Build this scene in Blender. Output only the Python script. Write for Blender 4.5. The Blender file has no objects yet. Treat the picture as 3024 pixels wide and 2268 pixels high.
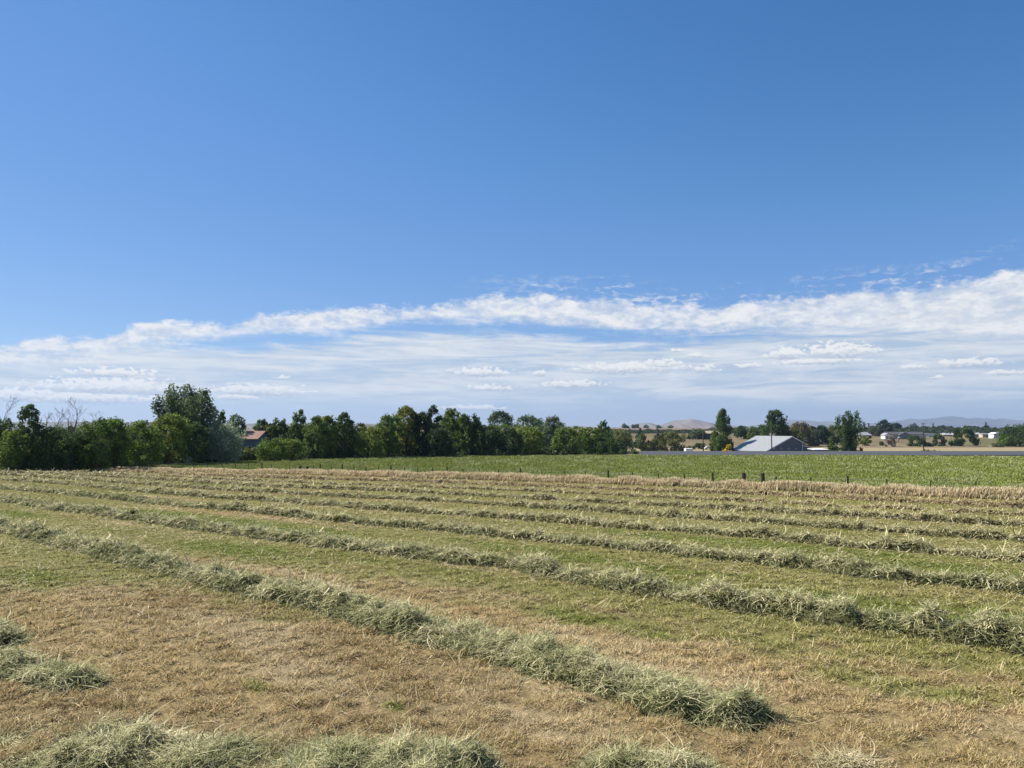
import bpy, math, random
import numpy as np
from mathutils import Vector

# ------------------------------------------------------------------ camera, sky, sun, exposure
S = bpy.context.scene
F, CX, CY = 2270.0, 1512.0, 1134.0          # focal length and centre in photograph pixels
YH = 1268.0                                  # true horizon row
EYE = 3.0
PITCH = math.atan((YH - CY) / F)
cam_data = bpy.data.cameras.new('camera'); cam = bpy.data.objects.new('camera', cam_data)
S.collection.objects.link(cam); S.camera = cam
cam_data.sensor_fit = 'HORIZONTAL'; cam_data.sensor_width = 36.0
cam_data.lens = 36.0 * F / 3024.0
cam_data.clip_start = 0.1; cam_data.clip_end = 60000
cam.location = (0, 0, EYE); cam.rotation_euler = (math.pi / 2 + PITCH, 0, 0)

SUN_AZ, SUN_EL = math.radians(-70), math.radians(46)     # azimuth from the view direction, negative = towards -X
SUN_STRENGTH, SKY_STRENGTH, EXPOSURE = 5.0, 0.076, 0.66
sd = Vector((math.sin(SUN_AZ) * math.cos(SUN_EL), math.cos(SUN_AZ) * math.cos(SUN_EL), math.sin(SUN_EL)))
sun_data = bpy.data.lights.new('sun', 'SUN'); sun = bpy.data.objects.new('sun', sun_data)
S.collection.objects.link(sun)
sun_data.energy = SUN_STRENGTH; sun_data.angle = math.radians(0.53); sun_data.color = (1.0, 0.95, 0.87)
sun.rotation_euler = sd.to_track_quat('Z', 'Y').to_euler()
sun.location = (-40, 20, 60)
S.view_settings.view_transform = 'Standard'; S.view_settings.look = 'None'
S.view_settings.exposure = EXPOSURE; S.view_settings.gamma = 1.0
S.cycles.use_denoising = True
S.cycles.max_bounces = 6; S.cycles.volume_bounces = 1
S.cycles.diffuse_bounces = 3; S.cycles.glossy_bounces = 2; S.cycles.transmission_bounces = 4

# ------------------------------------------------------------------ node arithmetic
class NT:
    def __init__(self, tree): self.t = tree
    def node(self, kind, **kw):
        n = self.t.nodes.new(kind)
        for k, v in kw.items(): setattr(n, k, v)
        return n
    def put(self, sock, v):
        if isinstance(v, X): self.t.links.new(v.s, sock)
        else: sock.default_value = v
    def math(self, op, *a, clamp=False):
        n = self.node('ShaderNodeMath', operation=op, use_clamp=clamp)
        for i, v in enumerate(a): self.put(n.inputs[i], v)
        return X(self, n.outputs[0])
    def sm(self, a, b, v):                                  # smooth step from a to b
        n = self.node('ShaderNodeMapRange', interpolation_type='SMOOTHSTEP')
        self.put(n.inputs[0], v); self.put(n.inputs[1], a); self.put(n.inputs[2], b)
        return X(self, n.outputs[0])
    def vec(self, x, y, z):
        n = self.node('ShaderNodeCombineXYZ')
        for i, v in enumerate((x, y, z)): self.put(n.inputs[i], v)
        return X(self, n.outputs[0])
    def noise(self, v, scale=1.0, detail=4.0, rough=0.55, lac=2.0, dist=0.0):
        n = self.node('ShaderNodeTexNoise')
        self.put(n.inputs['Vector'], v)
        n.inputs['Scale'].default_value = scale; n.inputs['Detail'].default_value = detail
        n.inputs['Roughness'].default_value = rough; n.inputs['Lacunarity'].default_value = lac
        n.inputs['Distortion'].default_value = dist
        return X(self, n.outputs[0])
    def curve(self, v, pts, lo, hi, ymax):                   # piecewise curve of v
        n = self.node('ShaderNodeFloatCurve'); c = n.mapping.curves[0]
        pts = [((x - lo) / (hi - lo), y / ymax) for x, y in pts]
        c.points[0].location = pts[0]; c.points[1].location = pts[-1]
        for p in pts[1:-1]: c.points.new(*p)
        n.mapping.update()
        self.put(n.inputs['Value'], self.math('DIVIDE', self.math('SUBTRACT', v, lo), hi - lo, clamp=True))
        return self.math('MULTIPLY', X(self, n.outputs[0]), ymax)
    def mix(self, f, a, b):
        n = self.node('ShaderNodeMix', data_type='RGBA')
        self.put(n.inputs[0], f); self.put(n.inputs[6], a); self.put(n.inputs[7], b)
        return X(self, n.outputs[2])
class X:
    def __init__(self, nt, s): self.nt, self.s = nt, s
    def __add__(self, o): return self.nt.math('ADD', self, o)
    def __radd__(self, o): return self.nt.math('ADD', o, self)
    def __sub__(self, o): return self.nt.math('SUBTRACT', self, o)
    def __rsub__(self, o): return self.nt.math('SUBTRACT', o, self)
    def __mul__(self, o): return self.nt.math('MULTIPLY', self, o)
    __rmul__ = __mul__
    def __truediv__(self, o): return self.nt.math('DIVIDE', self, o)
    def mx(self, o): return self.nt.math('MAXIMUM', self, o)
    def clamp(self): return self.nt.math('ADD', self, 0.0, clamp=True)

# ------------------------------------------------------------------ pixel <-> world helpers
RIGHT = np.array((1.0, 0, 0)); FWD = np.array((0, math.cos(PITCH), math.sin(PITCH))); UP = np.array((0, -math.sin(PITCH), math.cos(PITCH)))
def ray(px, py):
    return FWD + RIGHT * ((px - CX) / F) + UP * ((CY - py) / F)
def sky_ae(px, py):                                         # azimuth / elevation (radians * F)
    d = ray(px, py)
    return F * math.atan2(d[0], d[1]), F * math.atan2(d[2], math.hypot(d[0], d[1]))

# ------------------------------------------------------------------ world: sky texture with cloud layers by direction
W = bpy.data.worlds.new('World'); S.world = W; W.use_nodes = True
wt = W.node_tree; wt.nodes.clear(); n = NT(wt)
sky = n.node('ShaderNodeTexSky', sky_type='NISHITA', sun_disc=False)
sky.sun_elevation = SUN_EL; sky.sun_rotation = SUN_AZ
sky.altitude = 700; sky.air_density = 1.0; sky.dust_density = 0.15; sky.ozone_density = 2.5
tc = n.node('ShaderNodeTexCoord'); sp = n.node('ShaderNodeSeparateXYZ')
wt.links.new(tc.outputs['Generated'], sp.inputs[0])
dx, dy, dz = (X(n, sp.outputs[i]) for i in range(3))
A = n.math('ARCTAN2', dx, dy) * F
E = n.math('ARCTAN2', dz, n.math('SQRT', dx * dx + dy * dy)) * F
def edge(px_pts):
    pts = [sky_ae(*p) for p in px_pts]
    pts = [(-3600, pts[0][1] * 0.7), (-1900, pts[0][1] * 0.9)] + pts + [(1900, pts[-1][1] * 1.05), (3600, pts[-1][1] * 0.8)]
    return n.curve(A, pts, -3600, 3600, 700)
top = edge([(0, 1012), (145, 990), (217, 992), (376, 972), (430, 945), (535, 947), (622, 955), (723, 935), (926, 912), (1085, 903), (1230, 902), (1302, 893), (1432, 870), (1591, 866),
            (1707, 876), (1844, 872), (1886, 896), (1982, 888), (2086, 898), (2244, 880), (2396, 870), (2485, 858), (2616, 850), (2706, 845), (2809, 828), (2912, 812), (3016, 786)])
low = edge([(0, 1085), (217, 1068), (376, 1032), (622, 1008), (723, 990), (976, 986), (1085, 970), (1230, 950), (1591, 958), (1707, 966), (1900, 985), (2086, 985), (2300, 975), (2485, 975), (2809, 990), (3016, 1000)])
veil_top = edge([(0, 1052), (250, 1030), (430, 1013), (620, 1024), (740, 1026), (840, 1008), (1000, 1002), (1060, 985), (1250, 974), (1600, 985), (1800, 1010), (2000, 1000), (2300, 965), (2600, 955), (3016, 950)])
C3 = n.vec(A / 90.0, E / 34.0, 3.1)
billow = n.noise(C3, 1.0, 6.0, 0.58, 2.1, 0.4)
C4 = n.vec(A / 260.0, E / 26.0 + A / 1500.0, 8.7)
streak = n.noise(C4, 1.0, 6.0, 0.6, 2.2, 0.6)
C5 = n.vec(A / 420.0, E / 60.0, 17.3)
patch = n.noise(C5, 1.0, 4.0, 0.5, 2.0, 0.3)
fine = n.noise(n.vec(A / 28.0, E / 15.0, 5.5), 1.0, 5.0, 0.62, 2.1, 0.5)
cauli = n.noise(n.vec(A / 44.0, E / 26.0, 21.5), 1.0, 4.0, 0.6, 2.1, 0.2)
wob = (billow - 0.5) * 46.0 + (fine - 0.5) * 34.0 + (cauli - 0.5) * 40.0
band = n.sm(-4.0, 22.0, top - E + wob) * n.sm(-14.0, 22.0, E - low + (streak - 0.5) * 60.0 + (fine - 0.5) * 20.0)
band = band * n.sm(0.22, 0.42, streak * 0.6 + fine * 0.5 + 0.02)
band = band * (0.62 + 0.38 * n.sm(0.36, 0.6, billow * 0.6 + cauli * 0.4))
wisp = n.sm(0.50, 0.68, fine * 0.45 + streak * 0.55) * n.sm(-78.0, -14.0, top - E) * n.sm(40.0, -5.0, top - E) * n.sm(-300.0, 350.0, A) * 0.8
veil = n.sm(-12.0, 34.0, veil_top - E + (streak - 0.5) * 75.0 + (fine - 0.5) * 18.0) * n.sm(42.0, 118.0, E + (patch - 0.5) * 60.0 + (streak - 0.5) * 30.0)
veil = veil * (0.70 + 0.30 * n.sm(0.38, 0.58, streak * 0.5 + patch * 0.25 + fine * 0.25))
right_fill = n.sm(500.0, 1150.0, A + (patch - 0.5) * 500.0) * n.sm(0.0, 60.0, top - E) * n.sm(40.0, 130.0, E + (streak - 0.5) * 40.0) * (0.66 + 0.28 * n.sm(0.36, 0.6, streak * 0.6 + billow * 0.4))
soft = veil.mx(right_fill)
# small heaped clouds low over the horizon: centre x, y, half width, half height (photograph pixels)
CU = [(336, 1105, 95, 13), (330, 1148, 165, 24), (60, 1172, 120, 18), (250, 1180, 190, 16), (768, 1158, 128, 17), (700, 1175, 55, 9), (838, 1117, 30, 6), (1421, 1103, 88, 14), (1450, 1148, 64, 10), (1592, 1105, 26, 11),
      (1850, 1092, 160, 17), (1945, 1078, 60, 14), (1690, 1138, 92, 13), (2085, 1092, 36, 12), (2052, 1052, 28, 8), (2318, 1050, 52, 18), (2480, 1044, 96, 23), (2420, 1070, 120, 9), (2210, 1082, 40, 9), (2700, 1086, 30, 7), (2860, 1076, 74, 12), (2765, 1116, 20, 5), (2970, 1103, 42, 7), (1400, 1206, 90, 9), (2000, 1036, 18, 5)]
m = None; shade = None
for (px, py, w, h) in CU:
    a0, e0 = sky_ae(px, py)
    u = (A - a0) / (w * 1.05); v = (E - e0) / (h * 1.35)
    vv = v * n.math('MULTIPLY_ADD', n.math('LESS_THAN', v, 0.0), 0.9, 1.0)      # flatter base
    q = 1.0 - n.math('SQRT', u * u + vv * vv)
    if m is None: m, shade = q, v
    else:
        g = n.math('GREATER_THAN', q, m)
        shade = shade + g * (v - shade); m = m.mx(q)
C6 = n.vec(A / 17.0, E / 9.5, 9.9)
cn = n.noise(C6, 1.0, 5.0, 0.6, 2.1, 0.3)
cum = n.sm(0.0, 0.26, m * 0.95 + 0.02 + (cn - 0.5) * 3.0) * n.sm(-0.6, -0.12, m)
cum = cum * 0.95
cum_light = n.sm(-0.55, 0.45, shade + (cn - 0.5) * 1.6)
# colours
col_band = n.mix(n.sm(0.36, 0.60, billow * 0.4 + fine * 0.3 + cauli * 0.3), (0.60, 0.68, 0.81, 1), (0.95, 0.95, 0.96, 1))
col_soft = n.mix(n.sm(0.3, 0.68, streak), (0.55, 0.65, 0.78, 1), (0.82, 0.86, 0.91, 1))
col_cum = n.mix(cum_light, (0.46, 0.55, 0.68, 1), (1.0, 0.99, 0.98, 1))
sky_x = X(n, sky.outputs[0])
CLOUD = 1.0 / SKY_STRENGTH * 0.95 / 2 ** EXPOSURE
def cl(c):
    v = n.node('ShaderNodeVectorMath', operation='SCALE'); n.put(v.inputs[0], c); v.inputs['Scale'].default_value = CLOUD
    return X(n, v.outputs[0])
sep = n.node('ShaderNodeSeparateColor'); wt.links.new(sky.outputs[0], sep.inputs[0])
GAIN = SKY_STRENGTH * 2 ** EXPOSURE
def chan(i, tint_, p, k):
    x_ = X(n, sep.outputs[i]) * (tint_ * GAIN)
    v = n.math('POWER', x_, p) * k
    return n.math('MINIMUM', v, x_ * (0.93, 0.69, 0.50)[i] + (0.0, 0.108, 0.36)[i]) * (1 / GAIN)
comb = n.node('ShaderNodeCombineColor')
for i, (tint_, p, k) in enumerate(((0.63, 1.55, 2.75), (0.80, 1.10, 1.26), (1.06, 0.88, 1.0))): n.put(comb.inputs[i], chan(i, tint_, p, k))
colr = n.mix(soft.clamp(), X(n, comb.outputs[0]), cl(col_soft))
colr = n.mix(band.mx(wisp).clamp(), colr, cl(col_band))
colr = n.mix(cum.clamp(), colr, cl(col_cum))
bg = n.node('ShaderNodeBackground'); n.put(bg.inputs[0], colr); bg.inputs[1].default_value = SKY_STRENGTH
wo = n.node('ShaderNodeOutputWorld'); wt.links.new(bg.outputs[0], wo.inputs[0])
W.cycles.sampling_method = 'MANUAL'; W.cycles.sample_map_resolution = 512

# ------------------------------------------------------------------ numpy noise
def _h(ix, iy, seed):
    v = (ix.astype(np.int64) * 374761393 + iy.astype(np.int64) * 668265263 + seed * 1442695041) & 0xFFFFFFFF
    v = ((v ^ (v >> 13)) * 1274126177) & 0xFFFFFFFF
    v = v ^ (v >> 16)
    return (v & 0xFFFF) / 65535.0
def vnoise(x, y, seed=0):
    ix, iy = np.floor(x), np.floor(y); fx, fy = x - ix, y - iy
    fx = fx * fx * (3 - 2 * fx); fy = fy * fy * (3 - 2 * fy)
    a, b = _h(ix, iy, seed), _h(ix + 1, iy, seed); c, d = _h(ix, iy + 1, seed), _h(ix + 1, iy + 1, seed)
    return (a + (b - a) * fx) * (1 - fy) + (c + (d - c) * fx) * fy
def fbm(x, y, seed=0, octs=4, gain=0.5):
    t, amp, s = 0.0, 1.0, 0.0
    for o in range(octs):
        t = t + amp * vnoise(x * 2 ** o, y * 2 ** o, seed + o * 17); s += amp; amp *= gain
    return t / s
def sstep(a, b, v):
    t = np.clip((v - a) / (b - a), 0, 1); return t * t * (3 - 2 * t)
RNG = np.random.default_rng(7)

# ------------------------------------------------------------------ terrain
_k = np.array([(-4000, 2), (-60, 1.2), (0, 0), (70, -1.75), (90, -2.08), (184, -3.24), (190, -3.3), (198, -3.3), (235, -6.2), (270, -7.4), (305, -7.6), (365, -7.35), (430, -6.3), (520, -3.25),
               (700, -3.0), (1000, -2.2), (1250, 1.0), (1500, 5.4), (1700, 6.3), (3000, 7), (20000, 8)], float)
_yy = np.concatenate([np.arange(-60, 700, 1.0), np.arange(700, 4000, 10.0)])
_zz = np.interp(_yy, _k[:, 0], _k[:, 1])
_ker = np.hanning(17); _ker /= _ker.sum()
_zs = np.convolve(np.pad(_zz, 8, mode='edge'), _ker, mode='valid')
def terrain(x, y):
    y = np.asarray(y, float); x = np.asarray(x, float)
    z = np.where(y < 3900, np.interp(y, _yy, _zs), np.interp(y, _k[:, 0], _k[:, 1]))
    z = np.where(y < -55, np.interp(y, _k[:, 0], _k[:, 1]), z)
    far = sstep(700, 1200, y)
    z = z + far * (fbm(x / 260.0, y / 260.0, 5) - 0.5) * 5.0
    z = z - far * 5.0 * sstep(500, 1100, np.abs(x - 130))
    return z
def ground_at(px, py, tmin=4.0):
    d = ray(px, py); t = tmin
    while t < 3000:
        p = (d[0] * t, d[1] * t, EYE + d[2] * t)
        if p[2] < float(terrain(p[0], p[1])): break
        t *= 1.004
    lo, hi = t / 1.004, t
    for _ in range(18):
        t = 0.5 * (lo + hi)
        if EYE + d[2] * t < float(terrain(d[0] * t, d[1] * t)): hi = t
        else: lo = t
    return np.array((d[0] * t, d[1] * t, float(terrain(d[0] * t, d[1] * t))))
def at_depth(px, py, Y):                                     # point on the pixel's ray at forward distance Y
    d = ray(px, py); t = Y / d[1]
    return np.array((d[0] * t, Y, EYE + d[2] * t))

def relief(x, y):
    x = np.asarray(x, float); y = np.asarray(y, float); d = np.hypot(x, y)
    return np.where(d < 110, (fbm(x / 0.9, y / 0.9, 3, 4) - 0.5) * 0.06 + (fbm(x / 0.22, y / 0.22, 91, 3) - 0.5) * 0.075 * sstep(60, 25, d), 0)
# ------------------------------------------------------------------ mesh helpers
COL = S.collection
def mesh_np(name, V, Q, mat, colors=None, smooth=False, parent=None, loc=None, tris=None, link=True):
    me = bpy.data.meshes.new(name)
    V = np.asarray(V, np.float32).reshape(-1, 3)
    loops = []; starts = []; totals = []
    nl = 0
    if Q is not None and len(Q):
        Q = np.asarray(Q, np.int32).reshape(-1, 4); loops.append(Q.ravel()); starts.append(np.arange(len(Q), dtype=np.int32) * 4 + nl); totals.append(np.full(len(Q), 4, np.int32)); nl += len(Q) * 4
    if tris is not None and len(tris):
        T = np.asarray(tris, np.int32).reshape(-1, 3); loops.append(T.ravel()); starts.append(np.arange(len(T), dtype=np.int32) * 3 + nl); totals.append(np.full(len(T), 3, np.int32)); nl += len(T) * 3
    L = np.concatenate(loops); St = np.concatenate(starts)
    me.vertices.add(len(V)); me.vertices.foreach_set('co', V.ravel())
    me.loops.add(len(L)); me.loops.foreach_set('vertex_index', L)
    me.polygons.add(len(St)); me.polygons.foreach_set('loop_start', St)
    if smooth: me.polygons.foreach_set('use_smooth', np.ones(len(St), bool))
    me.update(calc_edges=True)
    if colors is not None:
        a = me.color_attributes.new('Col', 'FLOAT_COLOR', 'POINT')
        c = np.ones((len(V), 4), np.float32); c[:, :3] = colors
        a.data.foreach_set('color', c.ravel())
    me.materials.append(mat)
    o = bpy.data.objects.new(name, me)
    COL.objects.link(o)
    if parent is not None: o.parent = parent
    if loc is not None: o.location = loc
    return o
class MB:                                                    # small builder for boxes, prisms, tubes
    def __init__(self): self.v = []; self.f = []
    def quad(self, *p):
        i = len(self.v); self.v += [tuple(q) for q in p]; self.f.append(tuple(range(i, i + len(p)))); return self
    def box(self, c, s, rz=0.0):
        cx, cy, cz = c; hx, hy, hz = s[0] / 2, s[1] / 2, s[2] / 2; ca, sa = math.cos(rz), math.sin(rz); i = len(self.v)
        for z in (-hz, hz):
            for x, y in ((-hx, -hy), (hx, -hy), (hx, hy), (-hx, hy)): self.v.append((cx + x * ca - y * sa, cy + x * sa + y * ca, cz + z))
        self.f += [tuple(i + k for k in f) for f in ((3, 2, 1, 0), (4, 5, 6, 7), (0, 1, 5, 4), (1, 2, 6, 5), (2, 3, 7, 6), (3, 0, 4, 7))]
        return self
    def prism(self, pts, d):                                 # polygon pts (3-D, planar) extruded by vector d
        i = len(self.v); k = len(pts)
        self.v += [tuple(p) for p in pts] + [tuple(np.asarray(p, float) + np.asarray(d, float)) for p in pts]
        self.f.append(tuple(i + j for j in range(k))[::-1]); self.f.append(tuple(i + k + j for j in range(k)))
        for j in range(k): self.f.append((i + j, i + (j + 1) % k, i + k + (j + 1) % k, i + k + j))
        return self
    def tube(self, path, radii, seg=6):
        i = len(self.v); P = [Vector(p) for p in path]
        for k, p in enumerate(P):
            d = (P[min(k + 1, len(P) - 1)] - P[max(k - 1, 0)])
            if d.length < 1e-9: d = Vector((0, 0, 1))
            d.normalize(); a = d.orthogonal().normalized() if abs(d.z) < 0.9 else (Vector((1, 0, 0)) - d * d.x).normalized(); b = d.cross(a)
            for s in range(seg):
                t = 2 * math.pi * s / seg; self.v.append(tuple(p + (a * math.cos(t) + b * math.sin(t)) * radii[k]))
        for k in range(len(P) - 1):
            for s in range(seg):
                s2 = (s + 1) % seg; self.f.append((i + k * seg + s, i + k * seg + s2, i + (k + 1) * seg + s2, i + (k + 1) * seg + s))
        self.f.append(tuple(i + s for s in range(seg))[::-1]); self.f.append(tuple(i + (len(P) - 1) * seg + s for s in range(seg)))
        return self
    def build(self, name, mat, parent=None, loc=None, smooth=False, bevel=0.0):
        me = bpy.data.meshes.new(name); me.from_pydata(self.v, [], self.f); me.update()
        if smooth: me.polygons.foreach_set('use_smooth', np.ones(len(me.polygons), bool))
        me.materials.append(mat); o = bpy.data.objects.new(name, me); COL.objects.link(o)
        if parent is not None: o.parent = parent
        if loc is not None: o.location = loc
        if bevel:
            b = o.modifiers.new('bevel', 'BEVEL'); b.width = bevel; b.segments = 2; b.limit_method = 'ANGLE'
        return o
def tag(o, label=None, cat=None, group=None, kind=None):
    if label: o['label'] = label
    if cat: o['category'] = cat
    if group: o['group'] = group
    if kind: o['kind'] = kind
    return o
def thing(name, label, cat, loc, group=None):
    o = bpy.data.objects.new(name, None); COL.objects.link(o); o.location = loc; o.empty_display_size = 0.5
    return tag(o, label, cat, group)

# ------------------------------------------------------------------ materials
MATS = {}
def mat_leafy(name, transl=0.25, rough=0.6, spec=0.25, transl_gain=1.5):
    m_ = bpy.data.materials.new(name); m_.use_nodes = True; t = m_.node_tree; t.nodes.clear(); k = NT(t)
    at = k.node('ShaderNodeAttribute', attribute_name='Col')
    p = k.node('ShaderNodeBsdfPrincipled'); t.links.new(at.outputs['Color'], p.inputs['Base Color'])
    p.inputs['Roughness'].default_value = rough; p.inputs['Specular IOR Level'].default_value = spec
    tr = k.node('ShaderNodeBsdfTranslucent')
    g = k.node('ShaderNodeVectorMath', operation='SCALE'); t.links.new(at.outputs['Color'], g.inputs[0]); g.inputs['Scale'].default_value = transl_gain
    t.links.new(g.outputs[0], tr.inputs['Color'])
    mx = k.node('ShaderNodeMixShader'); mx.inputs[0].default_value = transl
    t.links.new(p.outputs[0], mx.inputs[1]); t.links.new(tr.outputs[0], mx.inputs[2])
    o = k.node('ShaderNodeOutputMaterial'); t.links.new(mx.outputs[0], o.inputs[0])
    return m_
M_LEAF = mat_leafy('leaf', 0.36, 0.6, 0.10)
M_STRAW = mat_leafy('straw', 0.15, 0.7, 0.06, 1.1)
M_TALL = mat_leafy('tall_dry_grass', 0.3, 0.7, 0.06, 1.1)
def mat_simple(name, col, rough=0.7, metal=0.0, spec=0.3, scale=3.0, var=0.25, bump=0.0, stretch=(1, 1, 1)):
    m_ = bpy.data.materials.new(name); m_.use_nodes = True; t = m_.node_tree; k = NT(t)
    p = t.nodes['Principled BSDF']; tc_ = k.node('ShaderNodeTexCoord'); mp = k.node('ShaderNodeMapping'); t.links.new(tc_.outputs['Object'], mp.inputs[0]); mp.inputs['Scale'].default_value = stretch
    nz = k.noise(X(k, mp.outputs[0]), scale, 5.0, 0.6)
    c0 = tuple(c * (1 - var) for c in col) + (1,); c1 = tuple(min(1, c * (1 + var)) for c in col) + (1,)
    t.links.new(k.mix(k.sm(0.3, 0.7, nz), c0, c1).s, p.inputs['Base Color'])
    p.inputs['Roughness'].default_value = rough; p.inputs['Metallic'].default_value = metal; p.inputs['Specular IOR Level'].default_value = spec
    if bump:
        b = k.node('ShaderNodeBump'); b.inputs['Strength'].default_value = bump; b.inputs['Distance'].default_value = 0.05
        t.links.new(nz.s, b.inputs['Height']); t.links.new(b.outputs[0], p.inputs['Normal'])
    return m_
M_BARK = mat_simple('bark', (0.085, 0.065, 0.045), 0.9, scale=6, var=0.4, bump=0.4, stretch=(1, 1, 0.2))
M_DEADWOOD = mat_simple('dead_wood', (0.16, 0.14, 0.125), 0.9, scale=5, var=0.3)
M_POST = mat_simple('weathered_wood', (0.05, 0.04, 0.032), 0.9, scale=8, var=0.4, stretch=(1, 1, 0.2))
M_TPOST = mat_simple('painted_steel', (0.03, 0.05, 0.035), 0.6, scale=8, var=0.3)
M_WIRE = mat_simple('galvanised_wire', (0.35, 0.36, 0.34), 0.5, metal=0.6, var=0.1)
M_ROOF_METAL = mat_simple('pale_metal_roof', (0.33, 0.335, 0.32), 0.45, metal=0.15, scale=0.6, var=0.10, stretch=(4, 1, 1))
M_BARN = mat_simple('grey_barn_siding', (0.13, 0.135, 0.15), 0.7, scale=2, var=0.12, stretch=(6, 6, 0.3))
M_TRIM = mat_simple('white_trim', (0.72, 0.73, 0.74), 0.5, var=0.05)
M_DARKROOF = mat_simple('dark_shingle', (0.085, 0.085, 0.09), 0.85, scale=4, var=0.25)
M_WHITE = mat_simple('white_paint', (0.75, 0.75, 0.73), 0.55, var=0.06)
M_BEIGE = mat_simple('beige_siding', (0.50, 0.42, 0.31), 0.75, var=0.10)
M_TAN = mat_simple('tan_siding', (0.40, 0.33, 0.22), 0.75, var=0.12)
M_GREYROOF = mat_simple('grey_shingle', (0.30, 0.31, 0.32), 0.8, var=0.12)
M_OLIVEROOF = mat_simple('olive_roof', (0.24, 0.26, 0.22), 0.8, var=0.12)
M_REDROOF = mat_simple('red_brown_roof', (0.25, 0.15, 0.115), 0.8, scale=2, var=0.2)
M_GREYWALL = mat_simple('grey_siding', (0.19, 0.20, 0.22), 0.75, var=0.12)
M_BROWNWALL = mat_simple('weathered_boards', (0.12, 0.10, 0.085), 0.9, scale=3, var=0.3, stretch=(4, 4, 0.3))
M_GLASS = mat_simple('window_glass', (0.03, 0.035, 0.045), 0.15, var=0.1, spec=0.5)
M_RUBBER = mat_simple('rubber', (0.02, 0.02, 0.02), 0.9)
M_DARK = mat_simple('dark_paint', (0.025, 0.022, 0.02), 0.7)
M_ROAD = mat_simple('asphalt', (0.070, 0.073, 0.080), 0.85, scale=1.2, var=0.12, stretch=(0.15, 1, 1))
M_TRANSF = mat_simple('transformer_paint', (0.42, 0.42, 0.38), 0.5, var=0.08)

# ------------------------------------------------------------------ the rows of cut hay, traced in the photograph and laid on the ground
def za(x, y): return (x / 2.212, 1350 + y / 2.212)
def zb(x, y): return (1000 + x / 2.212, 1350 + y / 2.212)
def zc(x, y): return (2024 + x / 2.212, 1350 + y / 2.212)
ROWS = [
 [(-500, 1432), (0, 1562), (273, 1627), (547, 1695), (820, 1763), (1039, 1812), (1203, 1855), (1367, 1896), (1504, 1934), (1640, 1972), (1777, 2014), (1914, 2056), (2050, 2100), (2130, 2128)],
 [(-600, 1397)] + [za(*p) for p in ((0, 280), (400, 345), (800, 395), (1200, 455), (1500, 495), (1800, 535), (2212, 585))] + [zb(*p) for p in ((400, 640), (800, 685), (1200, 725))] + [(1640, 1706), (1914, 1750), (2187, 1796), (2461, 1838), (2702, 1870), (3024, 1918), (3400, 1972)],
 [(-500, 1388)] + [za(*p) for p in ((0, 205), (400, 240), (800, 280), (1200, 325), (1600, 355), (2000, 395))] + [zb(*p) for p in ((0, 418), (400, 455), (800, 490), (1200, 530), (1600, 570), (2000, 610))] + [zc(*p) for p in ((0, 640), (400, 680), (800, 715))] + [(2612, 1711), (2792, 1725), (3024, 1748), (3300, 1777)],
 [(-300, 1400)] + [za(*p) for p in ((0, 150), (400, 175), (800, 215), (1000, 235), (1400, 265), (1800, 290))] + [zb(*p) for p in ((0, 323), (400, 355), (800, 382), (1200, 408), (1600, 440), (2000, 472))] + [zc(*p) for p in ((0, 490), (400, 522), (800, 562), (1200, 595), (1600, 625), (2000, 660), (2212, 680))] + [(3250, 1678)],
 [(-300, 1393)] + [za(*p) for p in ((0, 115), (400, 140), (800, 170), (1200, 200), (1600, 225), (2000, 245))] + [zb(*p) for p in ((0, 260), (400, 277), (800, 300), (1200, 325), (1600, 352), (2000, 380))] + [zc(*p) for p in ((0, 397), (400, 422), (800, 450), (1200, 480), (1600, 510), (2212, 548))] + [(3250, 1612)],
 [za(*p) for p in ((-150, 98), (400, 113), (800, 136), (1200, 160), (1600, 185), (2000, 205))] + [zb(*p) for p in ((0, 210), (400, 227), (800, 250), (1200, 272), (1600, 293), (2000, 313))] + [zc(*p) for p in ((0, 325), (400, 349), (800, 373), (1200, 395), (1600, 420), (2212, 452))] + [(3250, 1566)],
 [za(*p) for p in ((120, 94), (400, 99), (800, 115), (1200, 135), (1600, 155), (2000, 171))] + [zb(*p) for p in ((0, 180), (400, 191), (800, 206), (1200, 222), (1600, 240), (2000, 260))] + [zc(*p) for p in ((0, 274), (400, 291), (800, 312), (1200, 332), (1600, 352), (2212, 382))] + [(3250, 1533)],
 [za(*p) for p in ((620, 90), (1000, 104), (1400, 123), (1800, 138))] + [zb(*p) for p in ((0, 149), (400, 159), (800, 173), (1200, 189), (1600, 206), (2000, 222))] + [zc(*p) for p in ((0, 229), (400, 243), (800, 262), (1200, 283), (1600, 303), (2212, 332))] + [(3250, 1511)],
]
NEAR_ROW = [(-350, 2190), (0, 2236), (300, 2246), (700, 2262), (1100, 2286), (1450, 2300)]
def to_world(poly, step=0.12, ext=(0, 0)):
    P = np.array([ground_at(*p)[:2] for p in poly])
    if ext[0]: u = P[0] - P[1]; P = np.vstack([P[0] + u / np.hypot(*u) * ext[0], P])
    if ext[1]: u = P[-1] - P[-2]; P = np.vstack([P, P[-1] + u / np.hypot(*u) * ext[1]])
    d = np.concatenate([[0], np.cumsum(np.hypot(*np.diff(P, axis=0).T))])
    s = np.arange(0, d[-1], step)
    out = np.stack([np.interp(s, d, P[:, 0]), np.interp(s, d, P[:, 1])], 1)
    w = int(1.6 / step) | 1
    if len(out) > 3 * w:                                     # round the corners of the traced line
        kx = np.hanning(w + 2)[1:-1]; kx /= kx.sum()
        for c in (0, 1):
            pad = np.concatenate([2 * out[0, c] - out[w // 2:0:-1, c], out[:, c], 2 * out[-1, c] - out[-2:-w // 2 - 1:-1, c]])
            out[:, c] = np.convolve(pad, kx, mode='valid')[:len(out)]
    return out
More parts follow.
